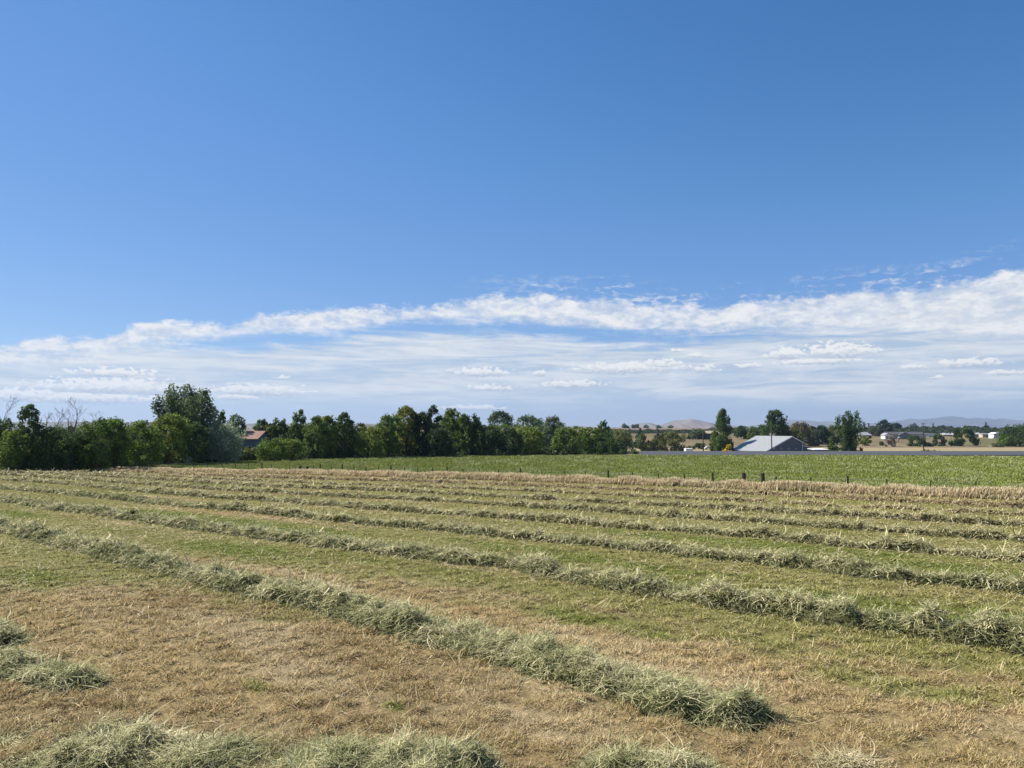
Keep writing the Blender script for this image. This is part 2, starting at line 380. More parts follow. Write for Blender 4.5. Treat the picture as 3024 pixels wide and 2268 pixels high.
ROW_W = [to_world(r, ext=(5.0 if 0 < i < 5 else 0, 0 if i == 0 else 14.0)) for i, r in enumerate(ROWS)]
ROW_DIR = ROW_W[2][0] - ROW_W[2][-1]; ROW_DIR /= np.hypot(*ROW_DIR); ROW_NRM = np.array((-ROW_DIR[1], ROW_DIR[0]))

# fence line
FENCE_PX = [(380, 1385), (600, 1392), (900, 1399), (1200, 1408), (1512, 1418), (1800, 1427), (2200, 1442), (2600, 1458), (3024, 1475), (3400, 1489)]
FENCE = np.array([ground_at(*p)[:2] for p in FENCE_PX])
_o = np.argsort(FENCE[:, 0]); FX, FY = FENCE[_o, 0], FENCE[_o, 1]
_s0 = (FY[1] - FY[0]) / (FX[1] - FX[0]); _s1 = (FY[-1] - FY[-2]) / (FX[-1] - FX[-2])
def fence_y(x):
    x = np.asarray(x, float)
    y = np.interp(x, FX, FY)
    y = np.where(x < FX[0], FY[0] + _s0 * (x - FX[0]), y)
    return np.where(x > FX[-1], FY[-1] + _s1 * (x - FX[-1]), y)

# ------------------------------------------------------------------ ground colours (albedo)
GREEN_SPOTS = [((560, 1533), 6.5, 1.3, 1.0), ((850, 1560), 6.0, 1.0, .9), ((290, 1565), 3.5, 1.0, .8), ((650, 1620), 4.0, 0.9, .9), ((110, 1708), 1.6, .7, 1.0), ((40, 1525), 5, 1.2, .8), ((1500, 1625), 7, 1.2, .8), ((1800, 1665), 6, 1.0, 1.0),
    ((1120, 1600), 5, 1.0, .6), ((2250, 1750), 6, .9, 1.0), ((2700, 1800), 6, 1.1, .9), ((2400, 1620), 9, 1.3, .8), ((2750, 1670), 8, 1.4, .8), ((2200, 1560), 10, 1.4, .55), ((1900, 1520), 9, 1.2, .5), ((2300, 1900), 2.0, .6, .4), ((2580, 2010), .7, .4, .4), ((2780, 2050), .4, .25, .5),
    ((1720, 1830), 1.6, .5, .6), ((1160, 2090), .26, .15, .55), ((760, 2030), .3, .15, .5), ((2900, 1960), 3, .8, .4), ((200, 1420), 12, 1.2, .4), ((600, 1430), 12, 1.2, .3), ((1950, 1880), .5, .3, .7)]
GREEN_SPOTS = [(ground_at(*p)[:2], a, b, s) for p, a, b, s in GREEN_SPOTS]
TAN = np.array((0.405, 0.302, 0.142)); BROWN = np.array((0.285, 0.205, 0.095)); OLIVE = np.array((0.255, 0.248, 0.075)); GREEN = np.array((0.170, 0.200, 0.038)); PALE = np.array((0.58, 0.47, 0.28))
def hay_mix(x, y):                                           # (greenness, paleness, brownness) of the mown ground
    a = x * ROW_DIR[0] + y * ROW_DIR[1]; b = x * ROW_NRM[0] + y * ROW_NRM[1]
    g = np.zeros_like(x)
    for (c, ra, rb, s) in GREEN_SPOTS:
        da = (x - c[0]) * ROW_DIR[0] + (y - c[1]) * ROW_DIR[1]; db = (x - c[0]) * ROW_NRM[0] + (y - c[1]) * ROW_NRM[1]
        q = (da / ra) ** 2 + (db / rb) ** 2
        g = np.maximum(g, s * np.exp(-q * 0.9))
    g = g + (fbm(a / 16.0, b / 1.7, 31) - 0.5) * 1.35 * sstep(6, 16, np.hypot(x, y) + 0.5 * x) + (fbm(x / 0.8, y / 0.8, 77, 3) - 0.5) * 0.5
    return g, fbm(a / 3.0, b / 1.2, 41, 5), fbm(a / 5.0, b / 2.5, 51, 4)
def hay_color(x, y):
    g, p, br = hay_mix(x, y)
    d = np.hypot(x, y)
    olive = sstep(-0.1, 0.35, g + 0.42 * sstep(10, 30, d) + 0.36 * sstep(-2, 7, x) - 0.22 * sstep(18, 4, d) - 0.12)
    c = TAN[None] * np.ones((len(x), 1))
    c = c + (BROWN - c) * (sstep(0.45, 0.7, br) * 0.6)[:, None]
    c = c + (PALE - c) * (sstep(0.46, 0.74, p) * 0.5)[:, None]
    c = c + (OLIVE - c) * (olive * 0.85)[:, None]
    c = c + (GREEN - c) * sstep(0.28, 0.75, g)[:, None]
    return c
def ground_color(x, y):
    c = hay_color(x, y)
    past = sstep(0.0, 1.2, y - fence_y(x) - 0.3 + (fbm(x / 2, y / 2, 9) - 0.5) * 1.5)
    pg = np.array((0.13, 0.15, 0.036)) * (0.8 + 0.5 * fbm(x / 6, y / 10, 61))[:, None] + np.array((0.10, 0.09, 0.04)) * sstep(0.55, 0.75, fbm(x / 3.5, y / 9, 63))[:, None]
    c = c + (pg - c) * past[:, None]
    # beyond the road: dry grass, a strip of straw, a green lot
    far = sstep(186, 192, y)
    dg = np.array((0.30, 0.235, 0.125)) * (0.75 + 0.55 * fbm(x / 14, y / 14, 71))[:, None]
    straw = sstep(345, 352, y) * sstep(412, 404, y); dg = dg + (np.array((0.52, 0.41, 0.225)) - dg) * (straw * 0.9)[:, None]
    brn = sstep(412, 418, y) * sstep(436, 430, y); dg = dg + (np.array((0.36, 0.27, 0.20)) - dg) * (brn * 0.6)[:, None]
    u = x / np.maximum(y, 1) * F + CX
    lot = sstep(2835, 2880, u) * sstep(2990, 2950, u) * sstep(432, 442, y) * sstep(520, 510, y)
    lot = np.maximum(lot, sstep(445, 470, y) * sstep(560, 520, y) * sstep(2780, 2800, u) * 0.4)
    dg = dg + (np.array((0.16, 0.18, 0.06)) - dg) * (lot * 0.85)[:, None]
    wst = sstep(1890, 1840, u) * sstep(600, 400, y); dg = dg + (np.array((0.22, 0.22, 0.10)) - dg) * (wst * 0.8)[:, None]
    brow = sstep(0.45, 0.6, fbm(x / 25, y / 25, 73)) * sstep(430, 470, y) * sstep(700, 600, y); dg = dg + (np.array((0.24, 0.18, 0.10)) - dg) * (brow * 0.7)[:, None]
    hill = sstep(900, 1150, y); dg = dg + (np.array((0.34, 0.24, 0.17)) * (0.8 + 0.5 * fbm(x / 40, y / 90, 81))[:, None] - dg) * hill[:, None]
    c = c + (dg - c) * far[:, None]
    return c
# one sheet of ground, finer towards the camera, out past the hills
ang = np.concatenate([np.linspace(-180, -60, 40)[:-1], np.linspace(-60, -42, 24)[:-1], np.linspace(-42, 42, 420)[:-1], np.linspace(42, 60, 24)[:-1], np.linspace(60, 180, 40)])
rad = np.concatenate([[0.0], np.geomspace(1.5, 5.5, 12)[:-1], np.geomspace(5.5, 60, 420)[:-1], np.geomspace(60, 700, 160), np.geomspace(720, 30000, 60)])
AA, RR = np.meshgrid(np.radians(ang), rad, indexing='ij')
gx, gy = (np.sin(AA) * RR).ravel(), (np.cos(AA) * RR).ravel()
gz = terrain(gx, gy)
gz = gz + relief(gx, gy)
gz = gz - np.where(RR.ravel() > 2500, (RR.ravel() - 2500) * 0.002, 0)
na, nr = len(ang), len(rad)
idx = np.arange(na * nr).reshape(na, nr)
Q = np.stack([idx[:-1, :-1], idx[:-1, 1:], idx[1:, 1:], idx[1:, :-1]], -1).reshape(-1, 4)[:, ::-1]
mg = bpy.data.materials.new('ground'); mg.use_nodes = True; t_ = mg.node_tree; k_ = NT(t_)
p_ = t_.nodes['Principled BSDF']; at_ = k_.node('ShaderNodeAttribute', attribute_name='Col'); tcg = k_.node('ShaderNodeTexCoord')
g1 = k_.noise(X(k_, tcg.outputs['Object']), 28.0, 4.0, 0.65); g2 = k_.noise(X(k_, tcg.outputs['Object']), 4.5, 5.0, 0.6)
sc_ = k_.node('ShaderNodeVectorMath', operation='SCALE'); t_.links.new(at_.outputs['Color'], sc_.inputs[0]); k_.put(sc_.inputs['Scale'], 0.30 + k_.sm(0.3, 0.75, g1) * 0.42 + k_.sm(0.3, 0.75, g2) * 0.32)
t_.links.new(sc_.outputs[0], p_.inputs['Base Color']); p_.inputs['Roughness'].default_value = 0.95; p_.inputs['Specular IOR Level'].default_value = 0.1
bp = k_.node('ShaderNodeBump'); bp.inputs['Strength'].default_value = 0.7; bp.inputs['Distance'].default_value = 0.04; k_.put(bp.inputs['Height'], g1 * 0.6 + g2); t_.links.new(bp.outputs[0], p_.inputs['Normal'])
tag(mesh_np('ground', np.stack([gx, gy, gz], 1), Q, mg, ground_color(gx, gy), smooth=True), kind='structure')

# ------------------------------------------------------------------ blades: curved ribbons of two or three quads
def blades(P, L, Wd, az, tilt, bend, twist, col, seg=2, tip=0.25, tipcol=None, curl=None):
    n_ = len(P); h = np.stack([np.cos(az), np.sin(az), np.zeros(n_)], 1)
    sa = az + np.pi / 2 + twist
    s = np.stack([np.cos(sa), np.sin(sa), np.zeros(n_)], 1)
    pts = [P]; t = tilt.copy()
    for k in range(seg):
        if curl is not None and k: h = np.stack([np.cos(az + curl * k), np.sin(az + curl * k), np.zeros(n_)], 1)
        d = h * np.sin(t)[:, None] + np.array((0, 0, 1.0)) * np.cos(t)[:, None]
        pts.append(pts[-1] + d * (L / seg)[:, None]); t = t + bend
    V = np.empty((n_, (seg + 1) * 2, 3)); C = np.empty((n_, (seg + 1) * 2, 3))
    for k in range(seg + 1):
        f = k / seg; w = Wd * (1 - (1 - tip) * f ** 1.5) * 0.5
        V[:, 2 * k] = pts[k] - s * w[:, None]; V[:, 2 * k + 1] = pts[k] + s * w[:, None]
        c = col if tipcol is None else col + (tipcol - col) * f
        C[:, 2 * k] = c; C[:, 2 * k + 1] = c
    b = (np.arange(n_) * (seg + 1) * 2)[:, None]
    Q_ = np.concatenate([b + np.array((2 * k, 2 * k + 1, 2 * k + 3, 2 * k + 2))[None] for k in range(seg)], 0)
    return V.reshape(-1, 3), Q_, C.reshape(-1, 3)
def join(parts):
    Vs, Qs, Cs = [], [], []; o = 0
    for V, Q_, C in parts:
        Vs.append(V); Qs.append(Q_ + o); Cs.append(C); o += len(V)
    return np.concatenate(Vs), np.concatenate(Qs), np.concatenate(Cs)
PX = 1.0 / 769.0

# stubble over the mown field
def wedge(n_, r0, r1, a=47.0):
    r = np.sqrt(RNG.uniform(r0 * r0, r1 * r1, n_)); t = np.radians(RNG.uniform(-a, a, n_))
    return r * np.sin(t), r * np.cos(t), r
parts = []
bins = np.geomspace(5.8, 112, 20)
for r0, r1 in zip(bins[:-1], bins[1:]):
    rm = 0.5 * (r0 + r1); area = (r1 * r1 - r0 * r0) * math.radians(94) / 2
    Lm = 0.055 * (1 + rm / 70.0); Wm = max(0.0048, 0.62 * rm * PX)
    cnt = int(area * (1.9 if rm < 22 else 1.0) / (Lm * Wm))
    x, y, r = wedge(cnt, r0, r1)
    keep = y < fence_y(x) - 0.6; x, y, r = x[keep], y[keep], r[keep]; cnt = len(x)
    if not cnt: continue
    col = hay_color(x, y)
    tuft = fbm(x / 0.22, y / 0.22, 91, 3)
    keep = RNG.random(cnt) < 0.25 + 0.9 * sstep(0.34, 0.58, tuft); x, y, r, col, tuft = x[keep], y[keep], r[keep], col[keep], tuft[keep]; cnt = len(x)
    v = RNG.random(cnt) if rm < 40 else 0.5 + 0.3 * RNG.random(cnt)
    amp = 0.95 / (1 + (rm / 18.0) ** 2) + 0.20
    col = col * (1 - amp * 0.5 + amp * RNG.random(cnt))[:, None] * (0.85 + 0.35 * sstep(0.3, 0.7, tuft))[:, None]
    col = np.where((v < 0.12)[:, None], PALE * (0.8 + 0.5 * RNG.random(cnt))[:, None], col)
    col = np.where(((v > 0.93))[:, None], np.array((0.15, 0.16, 0.05)), col)
    L = Lm * RNG.uniform(0.5, 1.4, cnt) * (0.45 + 1.1 * sstep(0.3, 0.72, tuft)); tilt = np.radians(RNG.uniform(38 + 24 * float(sstep(8, 30, rm)), 102, cnt))
    z = terrain(x, y) + relief(x, y) + 0.004
    parts.append(blades(np.stack([x, y, z], 1), L, Wm * RNG.uniform(0.6, 1.4, cnt), RNG.uniform(0, 2 * np.pi, cnt), tilt, RNG.uniform(-0.5, 0.6, cnt), RNG.uniform(-0.6, 0.6, cnt), col, 2))
# loose stems lying about
cnt = 18000; x, y, r = wedge(cnt, 5.8, 45)
ok = fbm(x / 1.3, y / 1.3, 95, 3) + 0.25 * RNG.random(cnt) > 0.62; x, y, r = x[ok], y[ok], r[ok]; cnt = len(x)
parts.append(blades(np.stack([x, y, terrain(x, y) + relief(x, y) + 0.03 + 0.02 * RNG.random(cnt)], 1), RNG.uniform(0.15, 0.4, cnt), np.maximum(0.006, 0.7 * r * PX), RNG.uniform(0, 6.28, cnt), np.radians(RNG.uniform(70, 95, cnt)), RNG.uniform(-0.2, 0.3, cnt), RNG.uniform(-.5, .5, cnt), PALE * RNG.uniform(0.8, 1.25, cnt)[:, None], 3))
V, Q, C = join(parts)
tag(mesh_np('stubble_grass', V, Q, M_STRAW, C), 'tan and green mown stubble covering the hayfield between the windrows', 'grass', kind='stuff')

# ------------------------------------------------------------------ windrows
HAY = [np.array(c) for c in ((0.60, 0.55, 0.31), (0.31, 0.315, 0.14), (0.72, 0.63, 0.38), (0.13, 0.15, 0.055), (0.46, 0.44, 0.225))]
M_MOUND = mat_simple('matted_hay', (0.12, 0.125, 0.06), 0.95, scale=14, var=0.6, bump=0.8)
def profile(u):                                              # cross-section of a swath, u in -1..1
    return np.clip(1 - np.abs(u) ** 2.8, 0, 1) ** 0.7
def windrow(pts, half, height, label, seed, name='windrow', group='windrows of cut hay', dens=3.0, taper=(0, 0), straw=0.0, gaps=0.0, cat='windrow'):
    rng = np.random.default_rng(seed); N = len(pts)
    tg = np.gradient(pts, axis=0); tg /= np.hypot(tg[:, 0], tg[:, 1])[:, None]; nm = np.stack([-tg[:, 1], tg[:, 0]], 1)
    s = np.concatenate([[0], np.cumsum(np.hypot(*np.diff(pts, axis=0).T))])
    def hgt(sv, uv):                                         # height field along the row
        a = height * (0.25 + 1.5 * fbm(sv / 0.8 + seed, uv * 0.6 + seed, seed, 4) ** 1.1)
        if gaps: a = a * sstep(gaps - 0.12, gaps + 0.1, fbm(sv / 1.4, sv * 0 + seed, seed + 3, 3))
        e = np.ones_like(sv)
        if taper[0]: e = e * sstep(0, taper[0], sv)
        if taper[1]: e = e * sstep(s[-1], s[-1] - taper[1], sv)
        lump = 0.12 + 1.8 * fbm(sv / 0.26, uv * half / 0.26, seed + 9, 3)
        return a * e * profile(uv) * lump
    def wid(sv): return half * (0.72 + 0.6 * fbm(sv / 0.7, sv * 0 + 2.0, seed + 21, 4))
    wob = (fbm(s / 1.6, s * 0, seed + 33, 4) - 0.5) * 0.45 * half
    K = 11; U = np.linspace(-1, 1, K); SS, UU = np.meshgrid(s, U, indexing='ij')
    WW = wid(SS); XX = pts[:, 0][:, None] + nm[:, 0][:, None] * (UU * WW + wob[:, None]); YY = pts[:, 1][:, None] + nm[:, 1][:, None] * (UU * WW + wob[:, None])
    ZZ = terrain(XX, YY) + hgt(SS.ravel(), UU.ravel()).reshape(SS.shape) * 0.74 - 0.02
    ii = np.arange(N * K).reshape(N, K); Qm = np.stack([ii[:-1, :-1], ii[1:, :-1], ii[1:, 1:], ii[:-1, 1:]], -1).reshape(-1, 4)
    Vm = np.stack([XX, YY, ZZ], -1).reshape(-1, 3)
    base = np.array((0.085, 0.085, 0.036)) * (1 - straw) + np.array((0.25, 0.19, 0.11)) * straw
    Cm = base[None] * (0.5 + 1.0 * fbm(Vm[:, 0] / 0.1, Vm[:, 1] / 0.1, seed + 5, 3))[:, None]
    # strands
    dist = np.hypot(pts[:, 0], pts[:, 1]); az_p = np.degrees(np.arctan2(pts[:, 0], pts[:, 1]))
    Wp = np.maximum(0.0055, 0.66 * dist * PX); Lp = 0.15 * (1 + dist / 80.0)
    vis = (np.abs(az_p) < 50) & (pts[:, 1] > 2)
    per = np.where(vis, dens * 2.4 * half / (Lp * Wp) * np.concatenate([[0], np.diff(s)]), 0)
    cnt = rng.poisson(per); k = np.repeat(np.arange(N), cnt); n_ = len(k)
    sv = s[k] + rng.uniform(-0.06, 0.06, n_); uv = np.clip(rng.normal(0, 0.58, n_), -1.9, 1.9)
    H = hgt(np.clip(sv, 0, s[-1]), np.clip(uv, -1, 1)); w_ = wid(sv)
    keep = (H > 0.02) | (rng.random(n_) < 0.30); sv, uv, H, w_, k = sv[keep], uv[keep], H[keep], w_[keep], k[keep]; n_ = len(k)
    off = uv * w_ + wob[k]; t_off = sv - s[k]
    px_, py_ = pts[k, 0] + nm[k, 0] * off + tg[k, 0] * t_off, pts[k, 1] + nm[k, 1] * off + tg[k, 1] * t_off
    pz = terrain(px_, py_) + H * rng.uniform(0.70, 1.0, n_) + 0.02
    side = np.arctan2(nm[k, 1] * np.sign(uv), nm[k, 0] * np.sign(uv))
    az_ = np.where(rng.random(n_) < 0.28, side + rng.normal(0, 0.7, n_), rng.uniform(0, 6.28, n_))
    tilt_ = np.radians(rng.normal(86, 13, n_)); bend_ = rng.normal(0.10, 0.28, n_)
    mixn = fbm(sv / 0.5, uv * 1.2 + seed, seed + 50, 3); r1 = rng.random(n_) * 0.7 + mixn * 0.75 - 0.22
    pal = np.stack([HAY[3], HAY[1], HAY[4], HAY[0], HAY[2]]); q = np.clip((1 - r1 + straw * 0.5) * 4.9 - 0.32, 0, 3.999)
    col = pal[q.astype(int)] * (1 - (q % 1))[:, None] + pal[np.minimum(q.astype(int) + 1, 4)] * (q % 1)[:, None]
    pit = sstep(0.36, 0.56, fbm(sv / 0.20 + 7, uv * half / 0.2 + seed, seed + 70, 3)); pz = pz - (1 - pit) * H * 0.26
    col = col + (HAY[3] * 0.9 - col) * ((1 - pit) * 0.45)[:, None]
    col = col * rng.uniform(0.68, 1.3, n_)[:, None]
    if straw: col = col + (np.array((0.52, 0.40, 0.23)) * rng.uniform(0.7, 1.2, n_)[:, None] - col) * straw
    Ls = Lp[k] * np.clip(rng.lognormal(-0.05, 0.5, n_), 0.3, 2.8); Ws = Wp[k] * np.clip(rng.lognormal(0.0, 0.4, n_), 0.45, 2.4)
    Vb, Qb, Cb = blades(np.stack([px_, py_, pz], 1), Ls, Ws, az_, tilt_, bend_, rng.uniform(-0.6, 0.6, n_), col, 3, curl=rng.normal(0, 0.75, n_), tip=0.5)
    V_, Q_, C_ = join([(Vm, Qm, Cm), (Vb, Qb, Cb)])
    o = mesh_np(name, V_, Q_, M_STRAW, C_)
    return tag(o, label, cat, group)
ROW_LABEL = ['broadest pale grey-green hay windrow, ending in a ragged heap in mid-field', 'second hay windrow beyond the ragged-ended one, thick and crossing the whole field',
    'third hay windrow counted from the ragged-ended one, with grassy green strips on both sides', 'fourth hay windrow out from the ragged-ended one, thin and pale at one end',
    'fifth hay windrow out from the ragged-ended one, dark green along its lower edge', 'sixth hay windrow out, third one in from the tall dry grass',
    'thin broken hay windrow, second in from the tall dry fence grass', 'straw-coloured hay windrow lying closest to the tall dry fence grass']
for i, pts in enumerate(ROW_W):
    windrow(pts, [0.46, 0.40, 0.35, 0.32, 0.32, 0.36, 0.30, 0.46][i], [0.27, 0.26, 0.25, 0.24, 0.23, 0.25, 0.18, 0.24][i], ROW_LABEL[i], 101 + i * 13, dens=[4.2, 4.0, 3.8, 3.6, 3.6, 3.6, 3.4, 3.4][i],
            taper=((0, 0.35) if i == 0 else (0, 0)), straw=[0, 0, 0, 0.08, 0.12, 0.22, 0.45, 0.75][i], gaps=[0, 0, 0, 0, 0, 0, 0.36, 0][i])
windrow(to_world(NEAR_ROW, 0.08), 0.55, 0.22, 'low clumpy hay windrow running closest to the viewer, dark green tufts in it', 401, dens=3.2, taper=(0, 0.5), gaps=0.40)
G2 = 'separate clumps of cut hay'
windrow(to_world([(-190, 1820), (-60, 1860), (40, 1910)], 0.08), 0.26, 0.20, 'dark hay clump cut off by the picture edge above a pale mound', 411, 'hay_clump', G2, 3.0, (0.3, 0.3), cat='hay clump')
windrow(to_world([(-160, 1960), (0, 1980), (110, 1998), (275, 2032)], 0.08), 0.34, 0.19, 'pale tousled hay mound beside bare stubble, shadowed at its end', 417, 'hay_clump', G2, 3.2, (0.3, 0.35), cat='hay clump')
windrow(to_world([(1330, 2262), (1400, 2266), (1475, 2275)], 0.06), 0.2, 0.26, 'small upright tuft of dark green hay at the lower picture edge', 423, 'hay_clump', G2, 3.6, (0.2, 0.2), cat='hay clump')
windrow(to_world([(1700, 2285), (1850, 2282), (2020, 2290), (2150, 2300)], 0.08), 0.24, 0.12, 'low flattened hay clump with pale stems by the lower picture edge', 429, 'hay_clump', G2, 3.0, (0.4, 0.3), cat='hay clump')
windrow(to_world([(2380, 2262), (2500, 2266), (2640, 2280)], 0.08), 0.2, 0.09, 'thin straw-pale wisp of hay lying on open stubble', 433, 'hay_clump', G2, 2.6, (0.3, 0.3), straw=0.3, cat='hay clump')
windrow(to_world([(2120, 2095), (2185, 2118), (2255, 2150)], 0.06), 0.42, 0.38, 'ragged heap at the broad windrow\'s end, deep shadow on one face', 439, 'hay_clump', G2, 3.6, (0.35, 0.25), cat='hay clump')

# ------------------------------------------------------------------ tall dry grass along the fence, pasture grass, weeds
n_ = 170000
xs = RNG.uniform(FX[0] - 6, FX[-1] + 4, n_)
off = RNG.triangular(-0.35, 0.8, 2.4, n_)
ys = fence_y(xs) - off
r = np.hypot(xs, ys); keep = RNG.random(n_) < np.clip(28.0 / r, 0.2, 1); xs, ys, r, off = xs[keep], ys[keep], r[keep], off[keep]; n_ = len(xs)
dd = fbm(xs / 2.2, ys / 1.2, 201, 4)
keep = (dd > 0.24) & (RNG.random(n_) < 0.3 + 0.7 * sstep(-75, -8, xs)) ; xs, ys, r, off, dd = xs[keep], ys[keep], r[keep], off[keep], dd[keep]; n_ = len(xs)
hh = (0.44 + 0.22 * sstep(0.3, 0.7, dd)) * RNG.uniform(0.55, 1.15, n_) * (0.48 + 0.62 * sstep(-70, 5, xs)) * np.where(off > 1.9, 0.6, 1)
cg = fbm(xs / 5.0, ys / 2.0, 207, 3)
c0 = np.array((0.36, 0.27, 0.15)) * np.ones((n_, 1)); c0 = c0 + (np.array((0.17, 0.18, 0.07)) - c0) * (sstep(0.5, 0.68, cg) * 0.8)[:, None]
c1 = np.array((0.68, 0.56, 0.35)) * RNG.uniform(0.75, 1.2, n_)[:, None]
wind = RNG.normal(0.25, 0.9, n_)
parts = [blades(np.stack([xs, ys, terrain(xs, ys) - 0.01], 1), hh, np.maximum(0.012, 0.75 * r * PX), wind, np.radians(np.abs(RNG.normal(9, 9, n_))), RNG.uniform(0.02, 0.28, n_), RNG.uniform(-1.5, 1.5, n_), c0, 3, tip=0.7, tipcol=c1)]
V, Q, C = join(parts)
tag(mesh_np('tall_dry_grass', V, Q, M_TALL, C), 'pinkish tan tall dry grass growing in a strip along the wire fence', 'tall grass', kind='stuff')
parts = []
for r0, r1 in zip(np.geomspace(36, 200, 12)[:-1], np.geomspace(36, 200, 12)[1:]):
    rm = 0.5 * (r0 + r1); area = (r1 * r1 - r0 * r0) * math.radians(94) / 2
    Lm = 0.10 + rm * 0.0006; Wm = 1.0 * rm * PX
    x, y, r = wedge(int(area * 0.75 / (Lm * Wm)), r0, r1)
    keep = (y > fence_y(x) - 0.2) & (y < 183); x, y, r = x[keep], y[keep], r[keep]; cnt = len(x)
    if not cnt: continue
    tf = fbm(x / 1.6, y / 3.0, 221, 4); seed_ = fbm(x / 2.2, y / 3.5, 227, 5)
    col = np.array((0.235, 0.262, 0.062)) * RNG.uniform(0.82, 1.2, cnt)[:, None]
    pale = sstep(0.54, 0.68, seed_) * (RNG.random(cnt) < 0.75)
    col = col + (np.array((0.40, 0.40, 0.20)) - col) * (pale * 0.5)[:, None]
    L = Lm * RNG.uniform(0.5, 1.4, cnt) * (0.6 + 0.9 * tf) * (1 + 0.5 * pale)
    parts.append(blades(np.stack([x, y, terrain(x, y) - 0.01], 1), L, Wm * RNG.uniform(0.6, 1.3, cnt), RNG.normal(0.3, 1.0, cnt), np.radians(np.abs(RNG.normal(14, 14, cnt))), RNG.uniform(0.0, 0.5, cnt), RNG.uniform(-1.5, 1.5, cnt), col, 2))
V, Q, C = join(parts)
tag(mesh_np('pasture_grass', V, Q, M_STRAW, C), 'bright green pasture grass with pale seed heads beyond the wire fence', 'grass', kind='stuff')

# ------------------------------------------------------------------ trees
LEAFC = dict(green=(0.102, 0.150, 0.028), bright=(0.145, 0.180, 0.034), yellow=(0.185, 0.195, 0.040), dark=(0.064, 0.100, 0.029), deep=(0.046, 0.068, 0.027), silver=(0.27, 0.30, 0.185), grey=(0.105, 0.140, 0.060),
             olive=(0.135, 0.150, 0.050), conifer=(0.040, 0.068, 0.040), brown=(0.13, 0.115, 0.06), gold=(0.60, 0.46, 0.03), tan=(0.30, 0.26, 0.19), red=(0.08, 0.022, 0.025))
def crown_clumps(kind, Wt, Ht, rng):
    """centres (k,3) and radii (k,3) of the leaf clumps; base of the tree at z = 0"""
    cs, rs = [], []
    R = Wt / 2
    if kind in ('round', 'willow', 'bush', 'elm'):
        cb = 0.03 * Ht if kind != 'bush' else -0.1 * Ht; ch = Ht - cb
        k = int(rng.integers(72, 84) * max(1.0, 0.95 * Ht / Wt)) if kind != 'bush' else 30
        ph = rng.uniform(0, 6.28, 4); peak = 0.46 if kind != 'elm' else 0.40
        for _ in range(k):
            z = rng.random() ** 0.9; a = rng.uniform(0, 6.28)
            q = (z - peak) / ((1.04 - peak) if z > peak else (peak + 0.45)); prof = max(0.0, 1 - abs(q) ** 2.7) ** 0.5 if kind != 'elm' else max(0.0, 1 - abs(q) ** 2.3) ** 0.6
            lob = 1 + 0.14 * math.sin(2 * a + ph[0]) + 0.13 * math.sin(3 * a + ph[1] + 4 * z)
            cr = R * rng.uniform(0.18, 0.34) * (1.0 if z < 0.7 else 0.8)
            rr = max(0.0, R * prof * lob - cr * 0.75) * rng.uniform(0.45, 1.0) ** 0.6
            cs.append((rr * math.cos(a), rr * math.sin(a), cb + cr * 0.4 + z * (ch - cr * 1.25))); rs.append((cr, cr, cr * rng.uniform(0.7, 1.05) * (1.4 if kind == 'willow' else 1)))
        if kind != 'bush':
            for _ in range(int(5 + 3 * rng.random())):           # sprigs that break the outline
                z = rng.uniform(0.55, 1.0); a = rng.uniform(0, 6.28); q = (z - peak) / (1.04 - peak); rr = R * math.sqrt(max(0.02, 1 - q * q)) * rng.uniform(0.8, 1.05); cr = R * rng.uniform(0.09, 0.15)
                cs.append((rr * math.cos(a), rr * math.sin(a), cb + z * ch - cr)); rs.append((cr, cr, cr * 1.5))
    elif kind == 'leaders':                                   # several upright plumes
        kk = 9
        for j in range(kk):
            a = 2 * math.pi * j / kk + rng.uniform(-.4, .4); d = R * rng.uniform(0.45, 0.85) if j else 0
            hj = Ht * (1.0 if j == 0 else rng.uniform(0.70, 0.99)); z = Ht * 0.05
            while z < hj:
                f = z / hj; cr = R * (0.30 - 0.15 * f) * rng.uniform(0.8, 1.2); sp = d * (0.25 + 0.85 * f)
                cs.append((sp * math.cos(a) + rng.normal(0, cr * .4), sp * math.sin(a) + rng.normal(0, cr * .4), min(z, Ht - cr * 0.7))); rs.append((cr, cr, cr * 1.35)); z += cr * 0.62
    elif kind == 'poplar':
        z = 0.04 * Ht
        while z < Ht * 0.97:
            f = z / Ht; prof = (math.sin(math.pi * (0.16 + 0.80 * f) ** 0.8)) ** 0.8
            for _ in range(3):
                a = rng.uniform(0, 6.28); rr = R * prof * rng.uniform(0.2, 0.78); cr = R * rng.uniform(0.24, 0.40) * (1.1 - 0.45 * f)
                cs.append((rr * math.cos(a), rr * math.sin(a), min(z + rng.normal(0, .3), Ht - cr * 0.8))); rs.append((cr, cr, cr * 1.4))
            z += Ht * 0.062
    elif kind == 'conifer':
        z = 0.05 * Ht
        while z < Ht * 0.97:
            f = z / Ht; rr0 = R * (1 - f) ** 0.8 + 0.05 * R
            for _ in range(5 if f < 0.6 else 3):
                a = rng.uniform(0, 6.28); rr = rr0 * rng.uniform(0.3, 0.9); cr = max(rr0 * 0.38, 0.1 * R)
                cs.append((rr * math.cos(a), rr * math.sin(a), z)); rs.append((cr, cr, cr * 0.6))
            z += Ht * 0.065
    return np.array(cs), np.array(rs)
